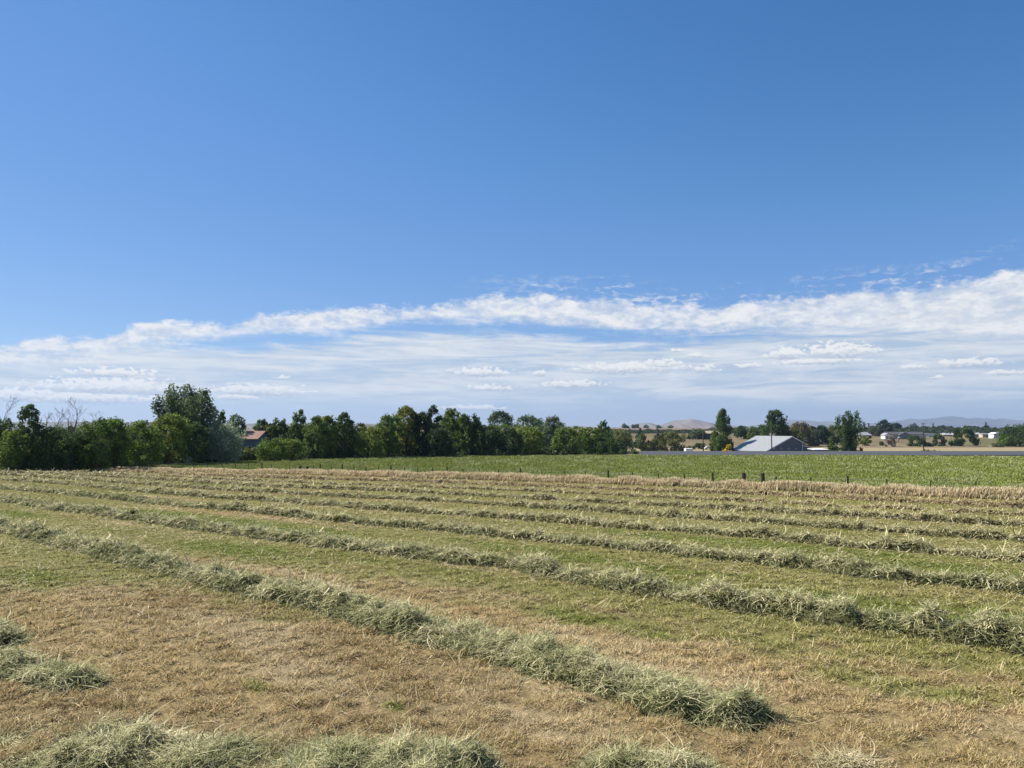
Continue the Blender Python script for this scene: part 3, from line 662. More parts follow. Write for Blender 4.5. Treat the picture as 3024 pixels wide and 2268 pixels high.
def leaf_mesh(cs, rs, n_, size, col, rng, droop=0.0, var=0.35):
    vol = rs[:, 0] * rs[:, 1]; k = rng.choice(len(cs), n_, p=vol / vol.sum())
    d = rng.normal(size=(n_, 3)); d /= np.linalg.norm(d, axis=1)[:, None]
    rad_ = rng.random(n_) ** 0.42 * np.where(rng.random(n_) < 0.1, 1.25, 1.0)
    p = cs[k] + d * rs[k] * rad_[:, None]
    nrm = d * 0.8 + rng.normal(size=(n_, 3)) * 0.75 + np.array((0, 0, 0.35)); nrm /= np.linalg.norm(nrm, axis=1)[:, None]
    a = np.cross(nrm, rng.normal(size=(n_, 3))); 
    if droop: a = a * (1 - droop) + np.array((0, 0, -1.0)) * droop * 1.2
    a /= np.linalg.norm(a, axis=1)[:, None]; b = np.cross(nrm, a); b /= np.maximum(np.linalg.norm(b, axis=1), 1e-6)[:, None]
    s = size * rng.uniform(0.6, 1.4, n_); la = s * (0.62 + 0.5 * droop); lb = s * (0.42 - 0.15 * droop)
    V_ = np.stack([p - a * la[:, None], p + b * lb[:, None], p + a * la[:, None], p - b * lb[:, None]], 1)
    tone = rng.uniform(1 - var, 1 + var, len(cs))[k] * rng.uniform(0.75, 1.3, n_)
    hue = rng.normal(0, 0.10, len(cs))[k][:, None] * np.array((1.0, 0.35, 0.0))[None]
    c = np.array(col)[None] * (1 + hue) * tone[:, None]
    return V_.reshape(-1, 3), np.arange(n_ * 4).reshape(-1, 4), np.repeat(np.clip(c, 0.004, 1), 4, 0)
TREE_N = [0]
def tree(name, label, kind, px, base, topy, wpx, colk, cat='tree', group=None, trunk=True, tmin=50, depth=None, leafpx=1.5, dens=1.0, lean=0.0):
    TREE_N[0] += 1; rng = np.random.default_rng(int(1000 + px * 13 + topy * 5))
    if depth is None: g = ground_at(px, base, tmin)
    else: g = at_depth(px, YH, depth); g[2] = float(terrain(g[0], g[1]))
    Y = g[1]; Ht = at_depth(px, topy, Y)[2] - g[2]; Wt = wpx * Y / F
    root = thing(name, label, cat, tuple(g), group)
    cs, rs = crown_clumps(kind, Wt, Ht, rng)
    if lean: cs[:, 0] += cs[:, 2] * lean
    size = max(0.11, leafpx * Y * PX)
    droop = 0.55 if kind == 'willow' else 0.0
    n_ = int(np.clip(dens * 5.2 * Wt * Ht / (size * size * 0.8), 260, 30000))
    V_, Q_, C_ = leaf_mesh(cs, rs, n_, size, LEAFC[colk], rng, droop)
    V_[:, 2] = np.maximum(V_[:, 2], 0.02)
    if trunk:
        b = MB(); tr = max(0.07, 0.028 * Ht); top_ = Ht * (0.62 if kind != 'conifer' else 0.9)
        b.tube([(0, 0, -0.15), (0.05 * tr, 0, Ht * 0.15), (lean * Ht * .35 + 0.02 * Ht, 0.01 * Ht, Ht * 0.36), (lean * top_, 0, top_)], [tr * 1.35, tr, tr * 0.75, tr * 0.25], 8)
        big = np.argsort(-rs[:, 0])[:7]
        if kind != 'conifer':
            for q in big:
                c = cs[q]; z0 = Ht * rng.uniform(0.15, 0.4)
                if c[2] < z0 + 0.1: continue
                b.tube([(lean * z0, 0, z0), tuple(c * np.array((0.55, 0.55, 0)) + np.array((0, 0, z0 + (c[2] - z0) * 0.5))), tuple(c)], [tr * 0.5, tr * 0.34, tr * 0.12], 5)
        b.build('trunk', M_BARK, root, smooth=True)
    mesh_np('crown' if trunk else 'foliage', V_, Q_, M_LEAF, C_, parent=root)
    return root
G_L = 'trees along the edge of the hayfield and pasture'
D, P_, WI, CO, SH = 'deciduous_tree', 'poplar_tree', 'willow_tree', 'conifer_tree', 'shrub'
LEFT = [
 (D, 'dark tree cut off by the picture edge beside bare branches', 'round', -10, 1392, 1232, 100, 'dark'),
 (D, 'dark tree with a knobbly round head rising over its leafy skirt', 'elm', 80, 1393, 1190, 62, 'dark'),
 (D, 'bushy tree forming the leafy skirt under the knobbly-headed tree', 'round', 55, 1394, 1262, 110, 'green'),
 (D, 'low dark tree standing under the bare dead branches', 'round', 148, 1393, 1248, 100, 'dark'),
 (D, 'short dark bushy tree between two dead trunks', 'round', 215, 1390, 1268, 80, 'dark'),
 (D, 'broad flat-topped bushy tree just beyond the dead trees', 'round', 285, 1389, 1231, 112, 'green'),
 (D, 'bushy tree with a small pointed tuft, next to a flat-topped one', 'round', 338, 1387, 1228, 70, 'green'),
 (D, 'rounded mid-green tree between the tufted tree and the tall plumed poplar', 'round', 408, 1382, 1240, 112, 'green'),
 (P_, 'tallest tree of all, poplar with several upright feathery plumes', 'leaders', 560, 1366, 1143, 175, 'grey'),
 (D, 'yellow-green tree standing in front of the tall plumed poplar', 'round', 498, 1374, 1216, 108, 'bright'),
 (D, 'dark leafy tree filling the base of the tall plumed poplar', 'round', 570, 1371, 1243, 90, 'dark'),
 (P_, 'small cone-shaped tree between the plumed poplar and a round one', 'poplar', 652, 1355, 1213, 44, 'green'),
 (D, 'round-headed tree just behind the silvery willow', 'round', 695, 1355, 1221, 52, 'grey'),
 (WI, 'silvery grey-green willow with drooping foliage next to the red-roofed house', 'willow', 652, 1367, 1243, 112, 'silver'),
 (D, 'open dark tree standing just past the red-roofed house', 'round', 770, 1352, 1237, 52, 'dark'),
 (D, 'upright dark tree with a flat crown, second past the red-roofed house', 'elm', 822, 1352, 1232, 58, 'dark'),
 (D, 'bushy rounded tree low in front of two dark upright ones', 'round', 800, 1362, 1289, 88, 'green'),
 (P_, 'pointed tree with a spiky crown above the low rounded bush trees', 'poplar', 880, 1352, 1212, 60, 'green'),
 (D, 'low yellow-green tree at the foot of the spiky-crowned tree', 'round', 862, 1360, 1291, 64, 'bright'),
 (D, 'leafy green tree with an even top beside the spiky-crowned tree', 'elm', 935, 1356, 1226, 64, 'green'),
 (D, 'leafy green tree with two blunt tips in the middle of the row', 'elm', 968, 1355, 1224, 58, 'bright'),
 (D, 'dark ragged-topped tree before the dip in the tree row', 'elm', 1015, 1354, 1216, 66, 'dark'),
 (D, 'small dark tree seen at the dip in the tree row', 'round', 1060, 1346, 1247, 44, 'deep'),
 (D, 'light green rounded tree in the dip of the tree row', 'round', 1087, 1354, 1254, 86, 'bright'),
 (D, 'sloping green tree rising from the dip, near a bare sapling', 'round', 1148, 1352, 1222, 72, 'green'),
 (D, 'big yellowish lit tree at the start of the tall middle clump', 'elm', 1198, 1350, 1194, 78, 'yellow'),
 (D, 'dark narrow tree between the yellowish tree and the ragged elm', 'elm', 1245, 1350, 1214, 60, 'deep'),
 (D, 'dark ragged elm, highest crown of the middle clump', 'elm', 1280, 1349, 1193, 58, 'deep'),
 (D, 'full green tree beside the dark ragged elm', 'elm', 1330, 1346, 1204, 66, 'green'),
 (D, 'dark low tree in front of the full green one', 'round', 1300, 1351, 1262, 78, 'deep'),
 (D, 'green tree stepping down from the middle clump', 'elm', 1372, 1347, 1221, 54, 'green'),
 (D, 'uneven tree with one thin spike of leaves on top', 'poplar', 1404, 1347, 1222, 52, 'dark'),
 (D, 'lower dark tree beside the grey-green dome', 'round', 1440, 1347, 1247, 70, 'dark'),
 (D, 'first of two grey-green domed trees, the narrower one', 'round', 1478, 1335, 1211, 78, 'grey'),
 (D, 'second grey-green domed tree, the broader of the pair', 'round', 1565, 1334, 1222, 92, 'grey'),
 (D, 'bright bushy tree in front of the broader grey-green dome', 'round', 1560, 1345, 1256, 92, 'bright'),
 (D, 'dark bushy tree standing between the two domes', 'round', 1505, 1347, 1262, 74, 'deep'),
 (WI, 'silvery-green leaning tree at the end of the domes', 'willow', 1632, 1337, 1231, 66, 'grey'),
 (D, 'green bushy tree below the silvery leaning one', 'round', 1672, 1343, 1258, 72, 'green'),
 (D, 'yellow-green rounded tree near the end of the tree row', 'round', 1708, 1341, 1255, 52, 'bright'),
 (D, 'dark green tree next to the thin wispy-topped one', 'round', 1748, 1342, 1256, 58, 'green'),
 (P_, 'thin wispy-topped tree near the end of the row', 'poplar', 1782, 1341, 1241, 48, 'green'),
 (D, 'brownish-green tree closing the tree row by the rail gate', 'round', 1832, 1338, 1263, 74, 'olive'),
 (D, 'dark low tree in front of the brownish-green closing tree', 'round', 1792, 1343, 1290, 70, 'dark'),
]
for (nm_, lb, kd, px, by, ty, w, ck) in LEFT:
    tree(nm_, lb, kd, px, by, ty, w * 1.25, ck, group=G_L, tmin=60, dens=1.3 if kd != 'leaders' else 2.6, leafpx=1.5 if kd != 'leaders' else 1.8)
_fr = random.Random(5)
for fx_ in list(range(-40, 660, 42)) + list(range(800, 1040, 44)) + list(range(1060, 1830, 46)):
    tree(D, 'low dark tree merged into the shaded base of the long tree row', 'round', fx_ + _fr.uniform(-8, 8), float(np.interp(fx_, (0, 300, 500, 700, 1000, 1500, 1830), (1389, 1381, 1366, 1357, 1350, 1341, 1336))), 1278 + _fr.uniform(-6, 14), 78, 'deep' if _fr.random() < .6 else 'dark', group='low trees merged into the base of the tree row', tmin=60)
SHRUBS = [('small bright bush standing alone in the weeds by the fence end', 426, 1383, 1361, 24, 'bright', 60), ('pale grey-green bush at the foot of the plumed poplar', 556, 1373, 1345, 26, 'silver', 60),
          ('pale yellow-green bush below the red-roofed house', 735, 1361, 1318, 62, 'yellow', 60), ('low pale bush at the foot of the silvery leaning tree', 1648, 1343, 1325, 52, 'silver', 60), ('low rusty-green bush beside the pale low one', 1685, 1342, 1330, 26, 'olive', 60)]
for lb, px, by, ty, w, ck, tm in SHRUBS: tree(SH, lb, 'bush', px, by, ty, w, ck, 'shrub', trunk=False, tmin=tm)
_tx, _ty = zip((-60, 1262), (110, 1256), (240, 1246), (460, 1246), (600, 1240), (690, 1246), (700, 1262), (770, 1250), (850, 1240), (910, 1234), (1035, 1232), (1050, 1259), (1105, 1258), (1125, 1238), (1200, 1222), (1400, 1228), (1420, 1244), (1660, 1244), (1700, 1260), (1830, 1266))
for fx_ in list(range(20, 690, 50)) + list(range(790, 1830, 44)):
    fx2 = fx_ + _fr.uniform(-9, 9)
    tree(D, 'rounded green tree merged into the upper mass of the long tree row', 'round', fx2, float(np.interp(fx_, (0, 300, 500, 700, 1000, 1500, 1830), (1386, 1378, 1362, 1354, 1347, 1338, 1334))), float(np.interp(fx2, _tx, _ty)) + 8 + _fr.uniform(-5, 9), 84, _fr.choice(['green', 'dark', 'green', 'grey', 'bright']), group='trees merged into the upper mass of the tree row', tmin=60, dens=1.2)
# scrub under the trees
_e = np.array([ground_at(*p)[:2] for p in ((-120, 1392), (150, 1391), (300, 1387), (450, 1376), (620, 1366), (800, 1360), (1000, 1355), (1250, 1350), (1500, 1346), (1700, 1342), (1850, 1339))])
n_ = 34000; tt = RNG.random(n_) * (len(_e) - 1); ii = tt.astype(int); fr = tt - ii
ex = _e[ii] * (1 - fr)[:, None] + _e[np.minimum(ii + 1, len(_e) - 1)] * fr[:, None]
ex = ex * (1 + RNG.uniform(0.0, 0.06, n_))[:, None]
hz = RNG.random(n_) ** 1.2 * (0.4 + 2.6 * fbm(ex[:, 0] / 2.5, ex[:, 1] / 2.5, 301, 3))
Pq = np.stack([ex[:, 0], ex[:, 1], terrain(ex[:, 0], ex[:, 1]) + hz], 1)
rs_ = np.full((n_, 3), 0.25); dq = RNG.normal(size=(n_, 3)); dq /= np.linalg.norm(dq, axis=1)[:, None]; aq = np.cross(dq, RNG.normal(size=(n_, 3))); aq /= np.linalg.norm(aq, axis=1)[:, None]; bq = np.cross(dq, aq)
sz = 1.2 * np.hypot(ex[:, 0], ex[:, 1]) * PX * RNG.uniform(0.7, 1.4, n_)
Vq = np.stack([Pq - aq * sz[:, None], Pq + bq * sz[:, None] * 0.7, Pq + aq * sz[:, None], Pq - bq * sz[:, None] * 0.7], 1).reshape(-1, 3)
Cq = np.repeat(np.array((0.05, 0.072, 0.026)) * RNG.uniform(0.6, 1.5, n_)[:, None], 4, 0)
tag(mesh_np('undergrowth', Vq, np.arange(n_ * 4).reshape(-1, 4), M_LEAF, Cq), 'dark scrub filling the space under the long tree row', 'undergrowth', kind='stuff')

# bare dead trees
def dead_tree(label, px, base, topy, wpx, seed, group='bare dead trees over the tree row', tmin=60):
    rng = random.Random(seed); g = ground_at(px, base, tmin); Y = g[1]; Ht = at_depth(px, topy, Y)[2] - g[2]; Wt = wpx * Y / F
    root = thing('dead_tree', label, 'dead tree', tuple(g), group)
    tr, br = MB(), MB()
    pts = [Vector((0, 0, -0.2))]; 
    for k in range(1, 7): pts.append(Vector((rng.uniform(-.12, .12) * k / 3, rng.uniform(-.1, .1), Ht * 0.80 * k / 6)))
    tr.tube(pts, [0.16 - 0.021 * k for k in range(7)], 6); tr.build('trunk', M_DEADWOOD, root, smooth=True)
    def grow(p, d, L, r, lev):
        q = p + d * L * 0.5 + Vector((rng.uniform(-.1, .1), rng.uniform(-.1, .1), 0.0)) * L; e = q + (d + Vector((rng.uniform(-.35, .35), rng.uniform(-.35, .35), rng.uniform(-.05, .35)))).normalized() * L * 0.5
        br.tube([p, q, e], [r, r * 0.75, r * 0.5], 4)
        if lev > 0:
            for s_, r_ in ((q, r * 0.65), (e, r * 0.5), (e, r * 0.5)):
                dd_ = (d + Vector((rng.uniform(-.9, .9), rng.uniform(-.9, .9), rng.uniform(-.25, .5)))).normalized(); grow(s_, dd_, L * rng.uniform(0.5, 0.75), max(r_, 0.014), lev - 1)
    for k in range(2, 7):
        for _ in range(3):
            a = rng.uniform(0, 6.28); up = rng.uniform(0.5, 1.5); d = Vector((math.cos(a), math.sin(a), up)).normalized()
            L = min(Wt * 0.42, (Ht - pts[k].z) * 0.62 + 0.25); grow(pts[k], d, L, 0.05 - 0.005 * k, 2)
    br.build('branches', M_DEADWOOD, root)
    return root
for args in (('cluster of bare dead branches at the picture edge over dark leaves', 8, 1391, 1176, 70, 1), ('thin bare dead tree just past the knobbly round-headed tree', 132, 1391, 1214, 50, 2), ('forked bare dead tree with two leaning stems', 166, 1390, 1200, 56, 3),
             ('bare dead tree with fanned twigs, beside the tallest dead one', 196, 1389, 1202, 46, 4), ('tallest bare dead tree, branching high against the clouds', 218, 1389, 1166, 66, 5), ('low bare twigs showing above the flat-topped bushy tree', 280, 1386, 1207, 44, 6),
             ('single bare sapling showing at the dip in the tree row', 1134, 1351, 1214, 26, 8)):
    dead_tree(*args)

# ------------------------------------------------------------------ fence
fr_ = thing('wire_fence', 'low wire fence on thin dark posts between dry grass and green pasture', 'fence', (0, 0, 0))
fpx = np.array(FENCE_PX, float)
POSTS = [400, 450, 497, 540, 571, 612, 655, 695, 733, 773, 801, 855, 925, 945, 978, 1010, 1045, 1080, 1117, 1154, 1194, 1233, 1277, 1320, 1367, 1415, 1472, 1536, 1600, 1668, 1729, 1796, 1868, 1945, 2022, 2105, 2293, 2395, 2504, 2620, 2750, 2883, 3060]
TALL = {773, 1010, 1154, 1320, 1536, 1796, 2105, 2504, 945}
line = []
for x_ in POSTS:
    g = ground_at(x_, float(np.interp(x_, fpx[:, 0], fpx[:, 1])), 30); hgt_ = 1.15 if x_ in TALL else 0.98
    b = MB()
    if x_ in TALL: b.tube([(0, 0, -.1), (0.01, 0, hgt_ * .5), (0, 0, hgt_)], [0.08, 0.075, 0.07], 7)
    else: b.box((0, 0, hgt_ / 2 - .05), (0.075, 0.014, hgt_ + .1)).box((0, 0.022, hgt_ / 2 - .05), (0.012, 0.032, hgt_ + .1))
    b.build('post', M_POST if x_ in TALL else M_TPOST, fr_, tuple(g)); line.append((g, hgt_))
for k in (0.4, 0.68, 0.92):
    b = MB(); b.tube([tuple(g + np.array((0, 0.03, k))) for g, _ in line], [0.007] * len(line), 4); b.build('wire', M_WIRE, fr_)
def brace(label, xa, xb, ytop):
    pa = ground_at(xa, float(np.interp(xa, fpx[:, 0], fpx[:, 1])), 30); pb = ground_at(xb, float(np.interp(xb, fpx[:, 0], fpx[:, 1])), 30)
    Ha = at_depth(xa, ytop, pa[1])[2] - pa[2]; Hb = at_depth(xb, ytop + 1.5, pb[1])[2] - pb[2]
    root = thing('fence_brace', label, 'fence brace', tuple(pa), 'paired wooden fence braces')
    for p, h_ in ((pa, Ha), (pb, Hb)):
        MB().tube([(0, 0, -.15), (0.01, 0, h_ * .5), (0, 0.01, h_)], [0.155, 0.15, 0.15], 10).build('post', M_POST, root, tuple(p - pa))
    d = pb - pa; MB().tube([(0, 0, Ha * .32), tuple(d + np.array((0, 0, Hb * .30)))], [0.05, 0.05], 8).build('rail', M_POST, root)
brace('pair of stout dark posts with a rail, out in open dry grass', 2197, 2253, 1396)
brace('small distant pair of dark posts near the tree row', 886, 907, 1376)

# ------------------------------------------------------------------ road along the far side of the pasture, gate and rail fence
x0r = at_depth(1902, 1338, 186)[0]; x1r = 330.0
zf0, zf1 = at_depth(2400, 1343.5, 182)[2], at_depth(2400, 1332, 191)[2]
b = MB(); xs_ = np.linspace(x0r, x1r, 60)
prof_ = [(181.6, zf0 - 0.6), (182, zf0), (191, zf1), (191.6, zf1 - 0.05), (200, zf1 - 2.6)]
for xa, xb in zip(xs_[:-1], xs_[1:]):
    for (ya, za_), (yb, zb_) in zip(prof_[:-1], prof_[1:]): b.quad((xa, ya, za_), (xb, ya, za_), (xb, yb, zb_), (xa, yb, zb_))
b.quad(*[(x0r, y_, z_) for y_, z_ in prof_]); b.quad(*[(x1r, y_, z_) for y_, z_ in prof_])
tag(b.build('road', M_ROAD), kind='structure')
def rail_gate():
    root = thing('rail_gate', 'dark open rail gate of three posts where the grey road ends', 'gate', tuple(ground_at(1880, 1340, 120)))
    o = np.array(root.location)
    P3 = [ground_at(x_, 1341, 120) for x_ in (1872, 1881, 1893)]
    for p in P3: MB().tube([(0, 0, -.1), (0, 0, .95)], [0.13, 0.12], 8).build('post', M_POST, root, tuple(p - o))
    MB().tube([tuple(P3[0] - o + np.array((0, 0, .92))), tuple(P3[2] - o + np.array((0, 0, .92)))], [0.05, 0.05], 6).build('rail', M_POST, root)
rail_gate()
def at_far(px, Y):
    g = at_depth(px, YH, Y); g[2] = float(terrain(g[0], g[1])); return g
g0 = at_far(1925, 205); rf = thing('rail_fence', 'weathered wooden rail fence behind the grey road near the gate', 'fence', tuple(g0))
pp = [at_far(x_, 205) for x_ in (1925, 1953, 1967, 1982, 2003)]
for p in pp:
    tz = at_depth(1950, 1319, 205)[2]
    MB().tube([(0, 0, -.2), (0, 0, tz - p[2])], [0.13, 0.12], 7).build('post', M_POST, rf, tuple(p - g0))
for zz_ in (1323.0, 1327.5):
    z_ = at_depth(1950, zz_, 205)[2]; MB().tube([(p[0] - g0[0], -.14, z_ - g0[2]) for p in pp], [0.06] * len(pp), 6).build('rail', M_POST, rf)

# ------------------------------------------------------------------ trees and bushes of the far farmyards
G_R = 'trees and bushes around the far farmyards'
FAR = [ # name, label, kind, px, base row (or None), depth, top row, width px, colour
 (CO, 'narrow dark conifer behind the closing tree of the long row', 'conifer', 1858, None, 420, 1262, 20, 'conifer'),
 (CO, 'wide blue-dark conifer behind olive bushes by the rail gate', 'conifer', 1890, None, 400, 1262, 40, 'conifer'),
 (CO, 'dark conifer right behind the first thin power pole', 'conifer', 1941, None, 420, 1262, 24, 'conifer'),
 (CO, 'smaller dark conifer next to the thin power pole', 'conifer', 1959, None, 430, 1267, 18, 'conifer'),
 (SH, 'olive round bush near the rail gate, low foliage to ground', 'bush', 1903, 1322, 300, 1279, 62, 'olive'),
 (SH, 'small olive bush wedged between two large round ones', 'bush', 1943, 1323, 310, 1284, 34, 'olive'),
 (SH, 'largest round olive-green bush behind the rail fence', 'bush', 1985, 1316, 330, 1270, 78, 'olive'),
 (CO, 'small cone tree on dry grass past the largest round bush', 'conifer', 2035, 1297, None, 1278, 14, 'conifer'),
 (D, 'grey-green hazy tree beside the weathered shed', 'round', 2060, 1297, None, 1263, 44, 'grey'),
 (D, 'small grey-green tree on the other side of the shed roof', 'round', 2100, 1284, None, 1263, 26, 'brown'),
 (SH, 'dark low bush in front of the weathered shed', 'bush', 2066, 1326, None, 1306, 36, 'dark'),
 (SH, 'brown mound-like bush beside the white box container', 'bush', 2038, 1328, None, 1315, 22, 'brown'),
 (SH, 'leafy bush leaning against the slim poplar', 'round', 2108, 1320, 335, 1281, 28, 'green'),
 (P_, 'slim upright poplar standing before the long barn roof', 'poplar', 2134, 1326, 318, 1210, 58, 'green'),
 (SH, 'blue-dark conical bush between poplar and yellow bush', 'conifer', 2158, 1322, 312, 1296, 18, 'conifer'),
 (SH, 'small golden yellow bush at the low corner of the barn roof', 'bush', 2148, None, 290, 1311, 31, 'gold'),
 (D, 'green tree beside the small tan house', 'round', 2190, 1296, None, 1256, 44, 'dark'),
 (D, 'low green tree just before the barn ridge begins', 'round', 2224, None, 420, 1258, 36, 'green'),
 (D, 'bushy tree at the foot of the tall twin-topped tree', 'round', 2250, None, 350, 1252, 40, 'dark'),
 (D, 'tall dark twin-topped tree rising behind the barn roof', 'elm', 2290, None, 345, 1208, 76, 'dark'),
 (D, 'olive tree in front of a brown domed one, behind the barn', 'round', 2338, None, 350, 1260, 62, 'olive'),
 (D, 'brown-green domed tree behind the barn gable', 'round', 2363, None, 430, 1244, 76, 'brown'),
 (D, 'brownish tree standing over the grey-roofed cottage', 'round', 2396, 1310, None, 1256, 36, 'brown'),
 (CO, 'dense blue-dark evergreen between the barn and the ragged poplar', 'elm', 2426, 1312, None, 1254, 46, 'conifer'),
 (SH, 'small bush over the lean-to roof of the barn', 'bush', 2402, 1318, None, 1293, 28, 'olive'),
 (CO, 'short cone tree near the road past the barn', 'conifer', 2454, None, 300, 1287, 34, 'green'),
 (SH, 'dark rounded bush at the foot of the short cone tree', 'bush', 2468, None, 298, 1316, 24, 'dark'),
 (D, 'light olive tree peeking out behind the ragged poplar', 'round', 2462, 1312, None, 1254, 42, 'olive'),
 (P_, 'tall ragged poplar by the road with a darker trunk side', 'leaders', 2508, None, 300, 1214, 74, 'dark'),
 (SH, 'dark reddish bush at the foot of the ragged poplar', 'bush', 2540, None, 296, 1320, 13, 'red'),
 (CO, 'narrow conifer behind the hip-roofed shed', 'conifer', 2552, 1288, None, 1246, 22, 'conifer'),
 (CO, 'small spire conifer between the hip-roofed shed and hazy bush', 'conifer', 2566, 1287, None, 1250, 14, 'conifer'),
 (D, 'hazy grey-brown tree past the hip-roofed shed', 'round', 2586, 1289, None, 1258, 44, 'brown'),
 (SH, 'bright light-green bush in front of the hip-roofed shed', 'bush', 2552, 1316, None, 1287, 34, 'bright'),
 (CO, 'broad dark conifer with spiky tops behind the long low house', 'elm', 2612, 1289, None, 1238, 44, 'conifer'),
 (CO, 'dark spreading evergreen above the long low house', 'elm', 2645, 1286, None, 1247, 40, 'conifer'),
 (D, 'dark peaked evergreen above the long house roof ridge', 'conifer', 2698, 1280, None, 1250, 60, 'conifer'),
 (SH, 'tiny round bush alone on dry grass', 'bush', 2601, 1316, None, 1303, 14, 'olive'),
 (SH, 'tan-grey feathery bush standing on dry grass', 'bush', 2628, 1319, None, 1286, 30, 'tan'),
 (SH, 'dark spreading bush in front of the long low house', 'bush', 2702, 1318, None, 1283, 46, 'dark'),
 (SH, 'low dark bush just past the tall power pole', 'bush', 2738, 1318, None, 1305, 28, 'deep'),
 (SH, 'grey-green bush in front of the white camping trailer', 'bush', 2772, 1317, None, 1281, 42, 'grey'),
 (CO, 'dark conifer above the white camping trailer', 'conifer', 2757, 1281, None, 1250, 26, 'conifer'),
 (D, 'dark tree between the trailer conifer and the pale shed', 'elm', 2786, 1282, None, 1256, 34, 'dark'),
 (CO, 'dark paired evergreen above the pale low shed', 'elm', 2806, 1283, None, 1257, 26, 'conifer'),
 (SH, 'biggest dark round bush on the far dry field', 'bush', 2845, 1317, None, 1262, 62, 'dark'),
 (D, 'slim tree behind the green-roofed house', 'poplar', 2851, 1278, None, 1257, 18, 'olive'),
 (D, 'low dark tree behind the white flat building', 'round', 2880, 1280, None, 1262, 40, 'dark'),
 (CO, 'pointed dark conifer between the beige shed and the white gabled shed', 'conifer', 2912, 1282, None, 1247, 30, 'conifer'),
 (D, 'low dark tree behind the white gabled shed', 'round', 2944, 1282, None, 1263, 44, 'dark'),
 (D, 'great dark tree cut off by the picture edge past the white gabled shed', 'round', 3010, 1318, None, 1250, 112, 'dark'),
 (D, 'mid-green tree merging into the great dark edge tree', 'round', 2972, 1318, None, 1282, 52, 'green'),
 (SH, 'low weedy bush beside the green lot', 'bush', 2942, 1320, None, 1306, 26, 'olive'),
 (SH, 'low brown weeds at the foot of the tall power pole', 'bush', 2742, None, 300, 1325, 48, 'brown'),
 (D, 'small lone tree on the bare brown hill crest, pair-headed', 'round', 1843, 1262, None, 1250, 12, 'grey'),
 (SH, 'wide low bush on the hill crest by the pair-headed tree', 'bush', 1853, 1262, None, 1256, 12, 'grey'),
 (D, 'first small tree of three on the hill crest', 'round', 1869, 1262, None, 1253, 7, 'grey'),
 (D, 'thin middle tree of three on the hill crest', 'round', 1876, 1262, None, 1254, 5, 'grey'),
 (D, 'last small tree of three on the hill crest', 'round', 1883, 1262, None, 1252.5, 7, 'grey'),
 (SH, 'rounded dark bush on the brown hill crest below the small blue hill', 'bush', 1908, 1262, None, 1254, 14, 'grey'),
 (SH, 'flat dark bush on the hill crest where two hills meet', 'bush', 1945, 1262, None, 1255, 15, 'grey'),
 (SH, 'long low bush on the hill crest under the brown mountain', 'bush', 1979, 1262, None, 1256, 18, 'grey'),
]
for (nm_, lb, kd, px, by, dp, ty, w, ck) in FAR:
    depth = dp if dp is not None else None
    if depth is None:
        if ty < 1265 and by == 1262: depth = 1500
        else: depth = ground_at(px, by, 215)[1]
    crest = depth > 1000
    tree(nm_, lb, kd, px, by, ty, w * 1.15, ck, 'shrub' if nm_ == SH else 'tree', G_R if not crest else 'bushes on the brown hill crest', trunk=(nm_ != SH), depth=depth, leafpx=1.15, dens=1.9)

# distant belt of trees that reads as one dark mass
n_ = 26000; u = RNG.uniform(1780, 3150, n_); Yb = RNG.uniform(640, 900, n_)
hpx = (8 + 16 * fbm(u / 22.0, u * 0 + 1.0, 401, 4)) * np.where(u < 2100, 0.55, 1.0)
vx = (u - CX) / F * Yb; zt = EYE - (1276 - YH) / F * Yb
zq = zt + RNG.random(n_) ** 0.8 * hpx / F * Yb - 1.0
Pq = np.stack([vx, Yb, zq], 1); dq = RNG.normal(size=(n_, 3)); dq /= np.linalg.norm(dq, axis=1)[:, None]; aq = np.cross(dq, RNG.normal(size=(n_, 3))); aq /= np.linalg.norm(aq, axis=1)[:, None]; bq = np.cross(dq, aq)
sz = 1.0 * Yb * PX * RNG.uniform(0.7, 1.4, n_)
Vq = np.stack([Pq - aq * sz[:, None], Pq + bq * sz[:, None] * 0.7, Pq + aq * sz[:, None], Pq - bq * sz[:, None] * 0.7], 1).reshape(-1, 3)
Cq = np.repeat(np.array((0.045, 0.06, 0.035)) * RNG.uniform(0.6, 1.5, n_)[:, None], 4, 0)
tag(mesh_np('distant_woods', Vq, np.arange(n_ * 4).reshape(-1, 4), M_LEAF, Cq), 'thin dark belt of far-off trees behind the houses', 'woods', kind='stuff')

